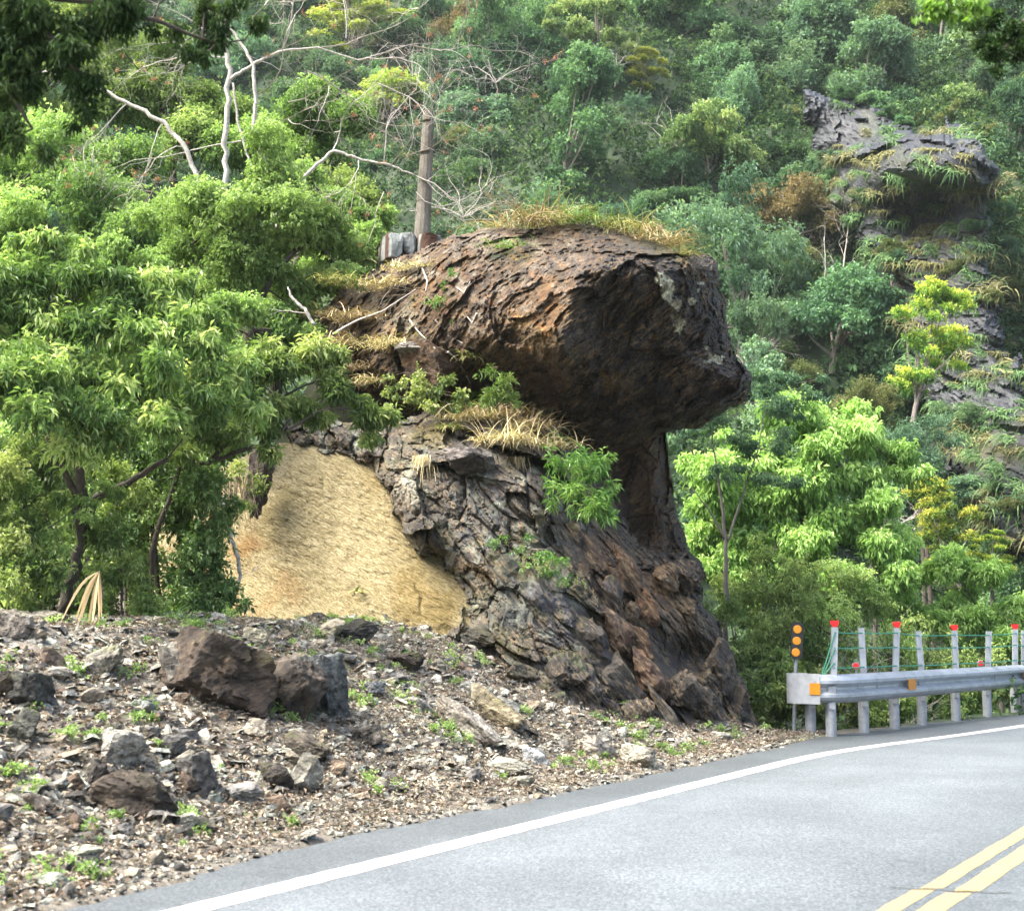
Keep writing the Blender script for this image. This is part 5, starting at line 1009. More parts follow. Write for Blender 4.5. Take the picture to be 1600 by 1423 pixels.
# ------------------------------------------------------------------ concrete post on its stained footing
m, n, b, o = newmat('old_concrete'); k = N(n); q = k.noise(9, 7, .75, k.pos((1, 1, .35))); q2 = k.noise(60, 4, .7, k.pos())
c = k.mix(k.ramp(q, [(.3, (.085, .072, .052)), (.5, (.155, .14, .11)), (.7, (.24, .225, .19))]), k.ramp(q2, [(.3, (.6,) * 3), (.7, (1.2,) * 3)]), 1., 'MULTIPLY')
n.links.new(c, b.inputs['Base Color']); b.inputs['Roughness'].default_value = .9; k.bump(k.math('ADD', q, q2), b, .7, .03); M['conc'] = m
yp = 21.6; p0 = P(659, 380, yp); p1 = P(670, 174, yp); root = empty('concrete_post', p0); tag(root, 'tall weathered concrete post with notches on a stained footing behind the head', 'post')
def octpost(p0, p1, r0, r1, notches, mat):
    mb = MB(); ts = sorted(set([0, 1] + [a for q_ in notches for a in (q_[0], q_[0] + .004, q_[0] + q_[1] - .004, q_[0] + q_[1])])); n_ = 12; th = np.arange(n_) / n_ * 2 * np.pi + .2; V = []
    for t in ts:
        c = p0 + (p1 - p0) * t; r = r0 + (r1 - r0) * t; cs_, sn = np.cos(th) * r, np.sin(th) * r
        for a, ln, dp in notches:
            if a + .003 < t < a + ln - .003:
                cut = sn < 0; sn = np.where(cut & (cs_ < r * .35), sn * (1 - dp), sn); cs_ = np.where(cs_ < -r * .2, cs_ * (1 - dp * .6), cs_)
        V.append(np.stack([c[0] + cs_, c[1] + sn, np.full(n_, c[2])], -1))
    V = np.concatenate(V); i = np.arange(len(ts) - 1)[:, None] * n_; j = np.arange(n_)[None]; j2 = (j + 1) % n_
    mb.add(V, np.stack([i + j, i + j2, i + n_ + j2, i + n_ + j], -1).reshape(-1, 4)); mb.f.setdefault(n_, []).append(np.array([[(len(ts) - 1) * n_ + q_ for q_ in range(n_)]]))
    return mb.build('shaft', mat)
child('shaft', octpost(p0, p1, .132, .088, [(.655, .03, .55), (.90, .025, .5), (.66, .012, .2), (.30, .01, .1)], M['conc']), root)
m, n, b, o = newmat('stained_concrete'); k = N(n); q = k.noise(8, 6, .7, k.pos())
c = k.mix(k.ramp(q, [(.3, (.12, .13, .12)), (.6, (.22, .24, .23))]), (.06, .028, .016), k.ramp(k.noise(2.6, 2, .5, k.pos((1, 1, .15))), [(.50, (0, 0, 0)), (.55, (1, 1, 1))]))
n.links.new(c, b.inputs['Base Color']); b.inputs['Roughness'].default_value = .9; k.bump(q, b, .5, .02); M['stain'] = m
for i, (px, py, dy, dm, yw) in enumerate([(612, 388, -.25, (.30, .5, .42), 15), (640, 386, -.1, (.28, .5, .36), -10), (668, 386, -.2, (.34, .5, .34), 20), (640, 412, .15, (1.0, .6, .6), 0)]):
    v_, f_, _ = boulder_v(900 + i, (1, 1, 1), 4, 3, .03, flat=1); v_ = np.sign(v_) * np.abs(v_ * 2) ** .6 / 2 * np.array(dm) @ rotm(yw, yw * .3).T
    child('footing', mesh('footing', v_, f_, M['stain']), root).location = tuple(P(px, py, yp + dy))

# ------------------------------------------------------------------ guardrail
M['galv'] = plain('galvanised_steel', (.34, .37, .40), .42, .35, .24, 6, .1)
M['galvd'] = plain('worn_galvanised_steel', (.27, .29, .31), .5, .3, .25, 9, .1)
M['orange'] = plain('orange_reflector', (.50, .19, .015), .35, 0, .1, 60, .2)
M['red'] = plain('red_reflector', (.70, .015, .02), .3, 0, .1, 50, .1)
M['cable'] = plain('green_cable', (.02, .19, .11), .5, 0, .1, 40, 0)
M['blackp'] = plain('black_board', (.012, .013, .014), .5, 0, .2, 30, .05)
M['amber'] = plain('amber_lens', (.62, .25, .012), .35, 0, .08, 60, .1)
posts = [(1267, 1147, 0), (1299, 1149, 1), (1350, 1143, 1), (1398, 1137, 1), (1441, 1131, 1), (1494, 1124, 1), (1543, 1118, 1), (1586, 1111, 1), (1600, 1110.5, 1)]
def G0(px, py, z=0.0):
    a, dy, dz = ray(px, py); t = (z - CH) / dz; return np.array([a * t, dy * t, z], float)
PB = [G0(px, py + 1) for px, py, _ in posts]
# continue along the road beyond the frame
dirn = unit(PB[-2] - PB[-4]); ext = [PB[-1] + dirn * d for d in (1.2, 2.4, 3.6, 4.8)]
rail = empty('guardrail', PB[0]); tag(rail, 'galvanised guardrail with green cable fence and red reflectors along the road edge', 'guardrail')
for i, p in enumerate(PB + ext):
    mb = MB(); mb.tube([p - [0, 0, .1], p + [0, 0, .62]], .073, 20)
    o = child('post', mb.build('post', M['galvd'], smooth=False), rail)
    mb = MB(); mb.box(p + [-.0, -.085, .40], .08, .04, .08); mb.box(p + [0, -.085, .60], .10, .05, .12)
    br = link('bracket', mb.build('bracket', M['galvd']), o); br.parent = o
topx = [None, 1304, 1345, 1401, 1434, 1491, 1545, 1586, 1600]
toppy = [None, 981, 982, 982, 987, 986, 987, 984, 986]
UPs = {}
for i in range(1, len(PB)):
    p = PB[i]; q = P(topx[i], toppy[i], p[1]); s_ = p + [0, 0, .60]; s_[0] = P(posts[i][0] + (2 if i == 1 else 0), 1060, p[1])[0]
    mb = MB(); d = q - s_; ang = math.degrees(math.atan2(d[0], d[2])); mb.box((q + s_) / 2, .085, .06, np.linalg.norm(d), rotm(0, ang)); UPs[i] = (s_, q)
    mb.box(q + [0, 0, .0], .088, .063, .02, rotm(0, ang))
    child('upper_post', mb.build('upper_post', M['galv']), rail)
for e in ext:
    mb = MB(); mb.box(e + [0, 0, 1.0], .085, .06, .86); child('upper_post', mb.build('upper_post', M['galv']), rail); UPs[len(UPs) + 1] = (e + [0, 0, .6], e + [0, 0, 1.43])
def along(i, t): s_, q = UPs[i]; return s_ + (q - s_) * t
ks_ = sorted(UPs)
for hgt in (.93, .68, .36):
    pts = []
    for a_, b_ in zip(ks_[:-1], ks_[1:]):
        A = along(a_, hgt) + [0, -.035, 0]; B = along(b_, hgt) + [0, -.035, 0]
        for t in (0, .25, .5, .75): pts.append(A + (B - A) * t - UP * .008 * math.sin(t * math.pi))
    pts.append(along(ks_[-1], hgt) + [0, -.035, 0]); mb = MB(); mb.tube(pts, .010, 6)
    child('cable', mb.build('cable', M['cable']), rail)
for hgt, dx in ((.93, -8), (.66, -4), (.45, -1)):
    A = along(1, hgt) + [0, -.04, 0]; B = P(1287 + dx * .4, 1056, PB[1][1] - .04); mb = MB(); mb.tube([A, (A + B) / 2, B], .010, 6); child('stay_cable', mb.build('stay_cable', M['cable']), rail)
for i in (1, 3, 5, 7):
    s_, q = UPs[i]; mb = MB(); w_ = .066; h_ = .10; c = q + [0, -.02, .015]
    v = np.array([[-w_, 0, h_], [w_, 0, h_], [w_ * .95, 0, h_ * .45], [w_ * .45, 0, 0], [-w_ * .45, 0, 0], [-w_ * .95, 0, h_ * .45]]) * .85; vb = v + [0, .03, 0]
    V = np.concatenate([v, vb]) + c; mb.add(V, [[0, 5, 4, 3, 2, 1][::-1], [6, 7, 8, 9, 10, 11][::-1]]); mb.add(V, [[j, (j + 1) % 6, (j + 1) % 6 + 6, j + 6] for j in range(6)])
    mb2 = MB(); mb2.box(q + [0, 0, .02], .04, .03, .06)
    o = child('cap_reflector', mb.build('cap_reflector', M['red']), rail)
for px, py, Y in ((1337, 1040, PB[2][1] - .15), (1532, 1036, PB[6][1] - .15)):
    c = P(px, py, Y); mb = MB(); mb.tube([c + [0, .02, 0], c + [0, -.012, 0]], .052, 24); o = child('round_reflector', mb.build('round_reflector', M['galv']), rail)
    mb = MB(); mb.tube([c + [0, -.010, 0], c + [0, -.02, 0]], .043, 24); l = link('lens', mb.build('lens', M['red']), o)
    mb = MB(); mb.box(c + [.01, .02, -.08], .03, .012, .12); link('stem', mb.build('stem', M['galv']), o)
# the W beam
path = [PB[0] + [-.05, -.02, 0]] + [p.copy() for p in PB[1:]] + ext; path = np.array(path); path[:, 1] -= .17
t0 = np.linspace(0, 1, len(path)); t1 = np.linspace(0, 1, 120); pth = np.stack([np.interp(t1, t0, path[:, i]) for i in range(3)], -1)
kern = np.ones(13) / 13; 
for i in (0, 1): 
    q_ = np.convolve(np.pad(pth[:, i], 6, mode='edge'), kern, 'valid'); pth[6:-6, i] = q_[6:-6]
prof = [(-.19, -.02), (-.185, 0), (-.15, .055), (-.11, .085), (-.07, .085), (-.04, .04), (-.015, .01), (.015, .01), (.04, .04), (.07, .085), (.11, .085), (.15, .055), (.185, 0), (.19, -.02)]
tn = unit(np.gradient(pth, axis=0)); sn_ = np.stack([tn[:, 1], -tn[:, 0], 0 * tn[:, 0]], -1)
def beam(i0, i1, off, nm, parent):
    V = []
    for i in range(i0, i1):
        for z, d in prof: V.append(pth[i] + sn_[i] * (d + off) + [0, 0, .625 + z])
        for z, d in prof[::-1]: V.append(pth[i] + sn_[i] * (d + off - .006) + [0, 0, .625 + z])
    V = np.array(V); k_ = len(prof) * 2; m_ = i1 - i0; i = np.arange(m_ - 1)[:, None] * k_; j = np.arange(k_)[None]; j2 = (j + 1) % k_
    return child(nm, mesh(nm, V, np.stack([i + j, i + j2, i + k_ + j2, i + k_ + j], -1).reshape(-1, 4), M['galv'], smooth=False), parent)
b1 = beam(3, 24, .006, 'beam', rail); b2_ = beam(23, 120, 0, 'beam', rail)
# end wrap
c0 = pth[3]; mb = MB(); tdir = tn[3]; side = sn_[3]; V = []; th = np.linspace(0, math.pi * 1.02, 18); r_ = .17; ctr = c0 - tdir * .27 + side * (.085 - r_) 
for a_ in th: V.append(ctr + side * r_ * math.cos(a_) - tdir * (r_ * 1.15) * math.sin(a_))
V = np.array(V); fl = c0 + side * .09 + tdir * .10; V = np.concatenate([[fl], V]); nn = len(V)
top = V + [0, 0, .625 + .20]; bot = V + [0, 0, .625 - .20]; inn = (V - (V - ctr) * .04)
VV = np.concatenate([bot, top, inn + [0, 0, .825], inn + [0, 0, .425]]); f_ = []
for j in range(nn - 1):
    f_ += [[j, j + 1, j + 1 + nn, j + nn], [j + nn, j + 1 + nn, j + 1 + 2 * nn, j + 2 * nn], [j + 2 * nn, j + 1 + 2 * nn, j + 1 + 3 * nn, j + 3 * nn], [j + 3 * nn, j + 1 + 3 * nn, j + 1, j]]
mb.add(VV, f_); child('end_terminal', mb.build('end_terminal', plain('pale_galvanised_steel', (.33, .355, .38), .55, .2, .2, 7, .1), smooth=False), rail)
for px, py, wd in ((1267, 1076, .155), (1417, 1064, .27), (1598, 1055, .27)):
    # find station of the beam at this pixel column
    xs_ = 800 + F * pth[:, 0] / (pth[:, 1] * cp_ + (.62 - CH) * sp_); i = int(np.argmin(abs(xs_ - px))); i = max(i, 4)
    R_ = np.stack([tn[i], sn_[i], UP], -1); mb = MB(); mb.box(pth[i] + sn_[i] * .10 + [0, 0, .625], wd, .008, .15, R_); child('reflector_plate', mb.build('reflector_plate', M['orange']), rail)
mb = MB()
for i in (9, 10, 17, 23, 36, 37, 60, 61):
    for dz in (-.012, .02): mb.tube([pth[i] + sn_[i] * .012 + [0, 0, .625 + dz], pth[i] + sn_[i] * .03 + [0, 0, .625 + dz]], .011, 8)
child('bolts', mb.build('bolts', M['galvd']), rail)

# amber three-disc board
ys0 = PB[0][1] - .05; root = empty('warning_board', P(1244, 1100, ys0 + .3)); tag(root, 'black upright board with three amber discs on a thin pole', 'warning sign')
mb = MB(); mb.tube([P(1240, 1150, ys0 + .3) , P(1243, 1046, ys0 + .3), P(1245, 1000, ys0 + .3)], .026, 12); child('pole', mb.build('pole', M['galvd']), root)
c = P(1245, 1000, ys0 + .26); W_, H_ = .165, .50; V = []
import bmesh
def rbox(c, sx, sy, sz, r, mat, nm, R=None):
    bm = bmesh.new(); bmesh.ops.create_cube(bm, size=1)
    for v_ in bm.verts: v_.co = Vector((v_.co.x * sx, v_.co.y * sy, v_.co.z * sz))
    eg = [e for e in bm.edges if abs(e.verts[0].co.y - e.verts[1].co.y) > 1e-5]; bmesh.ops.bevel(bm, geom=eg, offset=r, segments=5, affect='EDGES')
    eg = [e for e in bm.edges if abs(e.calc_face_angle(0)) > 1.0]; bmesh.ops.bevel(bm, geom=eg, offset=.004, segments=2, affect='EDGES')
    if R is not None: bmesh.ops.transform(bm, matrix=R.to_4x4(), verts=bm.verts)
    bmesh.ops.translate(bm, vec=Vector(c), verts=bm.verts); me = bpy.data.meshes.new(nm); bm.to_mesh(me); bm.free(); me.materials.append(mat); return me
Rb = Matrix.Rotation(math.radians(2.5), 3, 'Y')
child('board', rbox(c, W_, .04, H_, .022, M['blackp'], 'board', Rb), root)
for px, py in ((1246, 983), (1245, 1001), (1243.5, 1019)):
    q_ = P(px, py, ys0 + .237); mb = MB(); mb.tube([q_ + [0, .02, 0], q_, q_ + [0, -.008, 0]], [.058, .058, .05], 28); child('lens', mb.build('lens', M['amber']), root)

# ------------------------------------------------------------------ vegetation on the rock
rv = np.random.default_rng(55)
rocks = [o for o in bpy.data.objects if o.name.split('.')[0] in ('head', 'body', 'neck', 'clay_bank', 'rock_block')]
bpy.context.view_layer.update()
def on_rock(px, py, objs=None):
    h_ = castpx(px, py, objs or rocks); return h_
def grass_tuft(px, py, Y, n, L, mat, label, droop=.6, spread=.6, W=.012, lean=(0, 0, 0), base=.06, cat='grass tuft', extra=None, seed=0, group=None):
    rr = np.random.default_rng(int(px * 7 + py) + seed); v, f, t = tuft(int(n * (.75 if py < 400 else 1.5)), L * (1.9 if py < 400 and n > 50 and L > .15 else 1.2), spread, rr, W * 1.15, droop, base, 5, lean)
    o = link('grass_tuft', leafmesh('grass_tuft', (v, f, t), mat)); o.location = tuple(P(px, py, Y)); return tag(o, label, cat, group)
G = [(830, 352, 19.6, 260, .62, 'dry', 'tall dry straw grass tuft at the left of the rock top', (0.1, 0, 0)), (870, 350, 19.5, 240, .42, 'drygreen', 'half-dry grass tuft in the middle of the rock top', (0, 0, 0)), (920, 350, 19.3, 260, .32, 'grassgreen', 'fresh green grass tuft on the crest of the rock top', (0, 0, 0)), (960, 355, 19.2, 220, .34, 'drygreen', 'short half-dry grass tuft right of the fresh green one on the rock top', (.2, 0, 0)), (1010, 375, 19.2, 230, .32, 'dry', 'sprawling dry grass tuft on the right shoulder of the rock top', (.5, 0, 0)), (1045, 385, 19.3, 150, .42, 'dry', 'spiky dry grass tuft near the right end of the rock top', (.4, 0, 0)), (1070, 398, 19.3, 100, .25, 'drygreen', 'small grass tuft at the right end of the rock top', (.3, 0, 0)), (980, 362, 19.0, 200, .28, 'drygreen', 'matted grass tuft hanging over the front of the rock top', (.1, -.6, -.2)), (780, 356, 19.9, 60, .5, 'dry', 'thin dry stalks behind the left rise of the rock top', (-.3, 0, 0)),
     (500, 560, 19.0, 320, .35, 'dry', 'wide dry grass tuft on the far left shoulder of the head', (0, -.3, 0)), (560, 500, 19.2, 340, .33, 'dry', 'dry grass tuft under the lying dead branch', (0, -.3, 0)), (600, 450, 19.5, 260, .26, 'dry', 'dry grass tuft below the concrete footing', (0, -.3, 0)), (560, 580, 18.8, 300, .30, 'dry', 'dry grass tuft above the end of the long-leaved branch', (0, -.4, 0)), (610, 540, 18.9, 260, .28, 'dry', 'dry grass tuft left of the pale ledge stone', (0, -.3, 0)), (530, 440, 20.0, 160, .3, 'drygreen', 'thin grass tuft at the upper left edge of the head', (0, 0, 0)),
     (720, 640, 18.3, 160, .35, 'grassgreen', 'green grass tuft in the dark gap under the head', (0, -.3, 0)), (770, 650, 18.0, 340, .42, 'dry', 'thick dry grass tuft on the ledge under the head', (0, -.4, 0)), (820, 670, 18.0, 340, .42, 'dry', 'dry grass tuft right of the thick one on the ledge', (.1, -.5, 0)), (700, 670, 18.2, 120, .25, 'drygreen', 'small half-dry tuft at the left of the ledge', (0, -.2, 0)), (850, 650, 18.2, 14, .5, 'grassgreen', 'few broad green blades standing up from the ledge', (.1, 0, .4)), (805, 715, 17.3, 110, .5, 'dry', 'long dry seed heads hanging below the ledge', (-.1, -.3, -1.6)), (662, 712, 17.6, 110, .45, 'dry', 'dry grass strands hanging beside the top of the clay bank', (0, -.3, -1.6)), (745, 620, 18.3, 120, .35, 'grassgreen', 'arching green tuft on the dark face beside the brown ledge stone', (.1, -.5, 0)), (735, 560, 18.6, 60, .28, 'drygreen', 'small arching tuft beside the ledge stones', (.2, -.5, 0)), (685, 475, 18.9, 60, .22, 'grassgreen', 'tiny green tuft on the orange part of the head', (0, -.5, -.2)), (790, 385, 18.9, 340, .10, 'grassgreen', 'low green cushion plant on the upper face of the head', (0, -.6, 0)),
     (735, 655, 18.0, 260, .34, 'dry', 'pale straw tuft left of the thick dry tuft on the ledge', (-.1, -.5, 0)), (795, 690, 17.7, 300, .40, 'dry', 'pale straw tuft lowest in the dry mass on the ledge', (0, -.6, 0)), (850, 700, 17.8, 220, .36, 'dry', 'pale straw tuft at the right end of the dry mass on the ledge', (.2, -.6, 0)), (820, 620, 18.3, 60, .5, 'dry', 'upright dry seed stalks against the dark underside of the head', (0, -.1, .4)), (870, 690, 17.8, 80, .3, 'grassgreen', 'green tuft between the dry grass and the bamboo clump', (.2, -.5, 0)),
     (540, 540, 19.0, 260, .3, 'dry', 'dry grass tuft in the middle of the left shoulder of the head', (0, -.4, 0)), (590, 600, 18.7, 240, .3, 'dry', 'lowest dry grass tuft on the left shoulder of the head', (0, -.4, 0)), (640, 420, 19.6, 180, .22, 'dry', 'low dry grass tuft directly below the concrete footing', (0, -.4, 0)), (510, 500, 19.6, 260, .34, 'dry', 'dry grass tuft beside the crooked dead white branch', (0, -.2, 0)),
     (280, 975, 14.2, 50, .5, 'grassgreen', 'arching green grass blades at the foot of the dark shrub', (0, 0, 0)), (560, 925, 14.9, 10, .2, 'drygreen', 'tiny grass wisp low on the clay bank', (0, 0, 0))]
for i, (px, py, Y, n_, L, mk, lab, lean) in enumerate(G):
    h_ = on_rock(px, py + 3)
    if h_ is not None and abs(h_[1].y - Y) < 2.5: Y = h_[1].y - .02
    grass_tuft(px, py, Y, n_, L, M[mk], lab, .7 if lean[2] > -.5 else .5, .7 if lean[2] > -.5 else .35, (.012 if lean[2] > -.5 else .006) if n_ > 20 else .03, lean, .2 if n_ > 150 else .07)
# bamboo-like clump
cl = [(872, 722, 17.4, 16), (905, 735, 17.3, 20), (935, 725, 17.2, 14), (890, 765, 17.2, 18), (925, 780, 17.1, 18), (948, 805, 17.1, 10), (862, 760, 17.3, 10), (955, 760, 17.2, 9), (905, 800, 17.2, 8), (870, 785, 17.3, 8)]
cloudtree('bamboo_grass', 'green narrow-leaved bamboo clump drooping from the ledge above the flank', 'plant', cl, 300, 7, .15, .014, M['grassgreen'], 131, hung=True, limb=.004, droop=.5, fill=.1, bark='browntwig')
cl = [(780, 600, 18.2, 14), (770, 620, 18.2, 14), (760, 585, 18.3, 10), (800, 620, 18.2, 10)]
cloudtree('fern', 'leafy fern in front of the dark underside of the head', 'fern', cl, 120, 7, .10, .02, M['grassgreen'], 132, hung=True, limb=.003, bark='browntwig')
cl = [(640, 590, 18.4, 18), (670, 610, 18.3, 18), (640, 625, 18.3, 16), (700, 600, 18.4, 12), (610, 600, 18.5, 14), (720, 625, 18.2, 12)]
cloudtree('creeper', 'small leafy creeper around the brown ledge stone', 'plant', cl, 300, 6, .06, .035, M['g_near'], 133, hung=True, limb=.003, bark='browntwig')
cl = [(690, 470, 18.8, 10), (705, 435, 18.9, 12), (715, 500, 18.7, 8), (560, 430, 20, 14)]
cloudtree('creeper', 'sparse small leaves on the orange part of the head', 'plant', cl, 70, 6, .06, .02, M['grassgreen'], 134, hung=True, limb=.002, bark='browntwig')
cl = [(840, 870, 16.9, 16), (870, 890, 16.9, 14), (900, 905, 16.9, 10), (815, 850, 17.0, 12), (775, 845, 17, 10)]
cloudtree('creeper', 'patch of small green weeds halfway down the grey flank', 'plant', cl, 160, 6, .05, .02, M['grassgreen'], 135, hung=True, limb=.002, bark='browntwig')
# white roots on the orange face
mb = MB()
for a_ in ([(680, 500), (695, 515), (705, 505), (700, 525), (720, 535), (740, 545)], [(715, 450), (725, 458), (735, 440)], [(745, 490), (738, 505), (730, 495)], [(700, 550), (712, 560), (725, 580), (735, 600)], [(660, 420), (668, 440), (665, 455)], [(640, 500), (655, 520), (680, 545)]):
    pts = []
    for px, py in a_:
        h_ = on_rock(px, py); 
        if h_ is not None: pts.append(np.array(h_[1]) + [0, -.02, 0])
    if len(pts) > 2: mb.tube(pts, np.linspace(.014, .006, len(pts)), 5)
tag(link('clinging_root', mb.build('clinging_root', M['palebark'])), 'pale crooked roots clinging to the orange left part of the head', 'roots')

# root clump hanging from the bank top
root = empty('hanging_root_ball', P(395, 740, 17.6)); tag(root, 'dark hanging clump of roots and soil with ferns before the clay bank', 'root clump')
vv_, ff_, _ = boulder_v(7, (.55, .5, 1.15), 5, 14, .09); low = np.clip((.35 - vv_[:, 2]) / .9, 0, 1); vv_[:, :2] *= (1 - .72 * low)[:, None]; vv_[:, 0] -= low * .02
vv_ += unit(vv_) * (fbm(vv_ * 9, 4, 3) * .06)[:, None]
o = child('root_ball', mesh('root_ball', vv_, ff_, M['stone'], {'col': np.full((len(vv_), 3), .045) * [1.1, .85, .65], 'lich': np.zeros(len(vv_))}), root); o.location = tuple(P(398, 768, 17.95))
child('ferns', leafmesh('ferns', foliage([P(400, 765, 17.35), P(392, 790, 17.4), P(370, 735, 17.4), P(408, 748, 17.4)], [.10, .08, .16, .1], 60, 5, .09, .035, rv, .3, .9), M['g_near']), root)
mb = MB()
for i in range(40):
    a_ = P(350 + rv.random() * 60, 735 + rv.random() * 20, 17.5 + rv.normal() * .1); mb.tube([a_, a_ + [rv.normal() * .04, 0, -.25], a_ + [rv.normal() * .08, 0, -.5 * rv.random() - .3]], [.006, .004, .002], 4, False)
child('rootlets', mb.build('rootlets', M['browntwig']), root)

# withered palm frond
root = empty('withered_frond', P(140, 985, 12.9)); tag(root, 'withered tan palm frond hanging at the top of the rubble slope', 'dead frond')
mb_v = []; 
for i in range(9):
    t_ = i / 8; a_ = P(155, 893, 13.1); e_ = P(98 + 62 * t_ ** .7 + rv.normal() * 3, 965 + 10 * math.sin(t_ * 3) + rv.normal() * 8, 13.0 + rv.normal() * .1); n_ = 7; s = np.linspace(0, 1, n_)[:, None]; c_ = a_ * (1 - s) + e_ * s + UP * (.10 * np.sin(s * math.pi)) * (1 - t_)
    d_ = unit(e_ - a_); sd2 = unit(np.cross(d_, [0, 1, .3])); wd = .028 * np.sin(np.clip(s * 2.6 + .25, 0, 3.0)); mb_v.append((np.concatenate([c_ + sd2 * wd / 2, c_ - sd2 * wd / 2 + [0, .01, 0]]), np.array([[j, j + 1, j + 1 + n_, j + n_] for j in range(n_ - 1)]), np.full(2 * n_, rv.random() * .5 + .3)))
child('leaflets', leafmesh('leaflets', mj(mb_v), M['tan']), root)
mb = MB(); mb.tube([P(150, 990, 13.2), P(160, 930, 13.2), P(155, 893, 13.1)], .012, 6); child('stalk', mb.build('stalk', M['browntwig']), root)

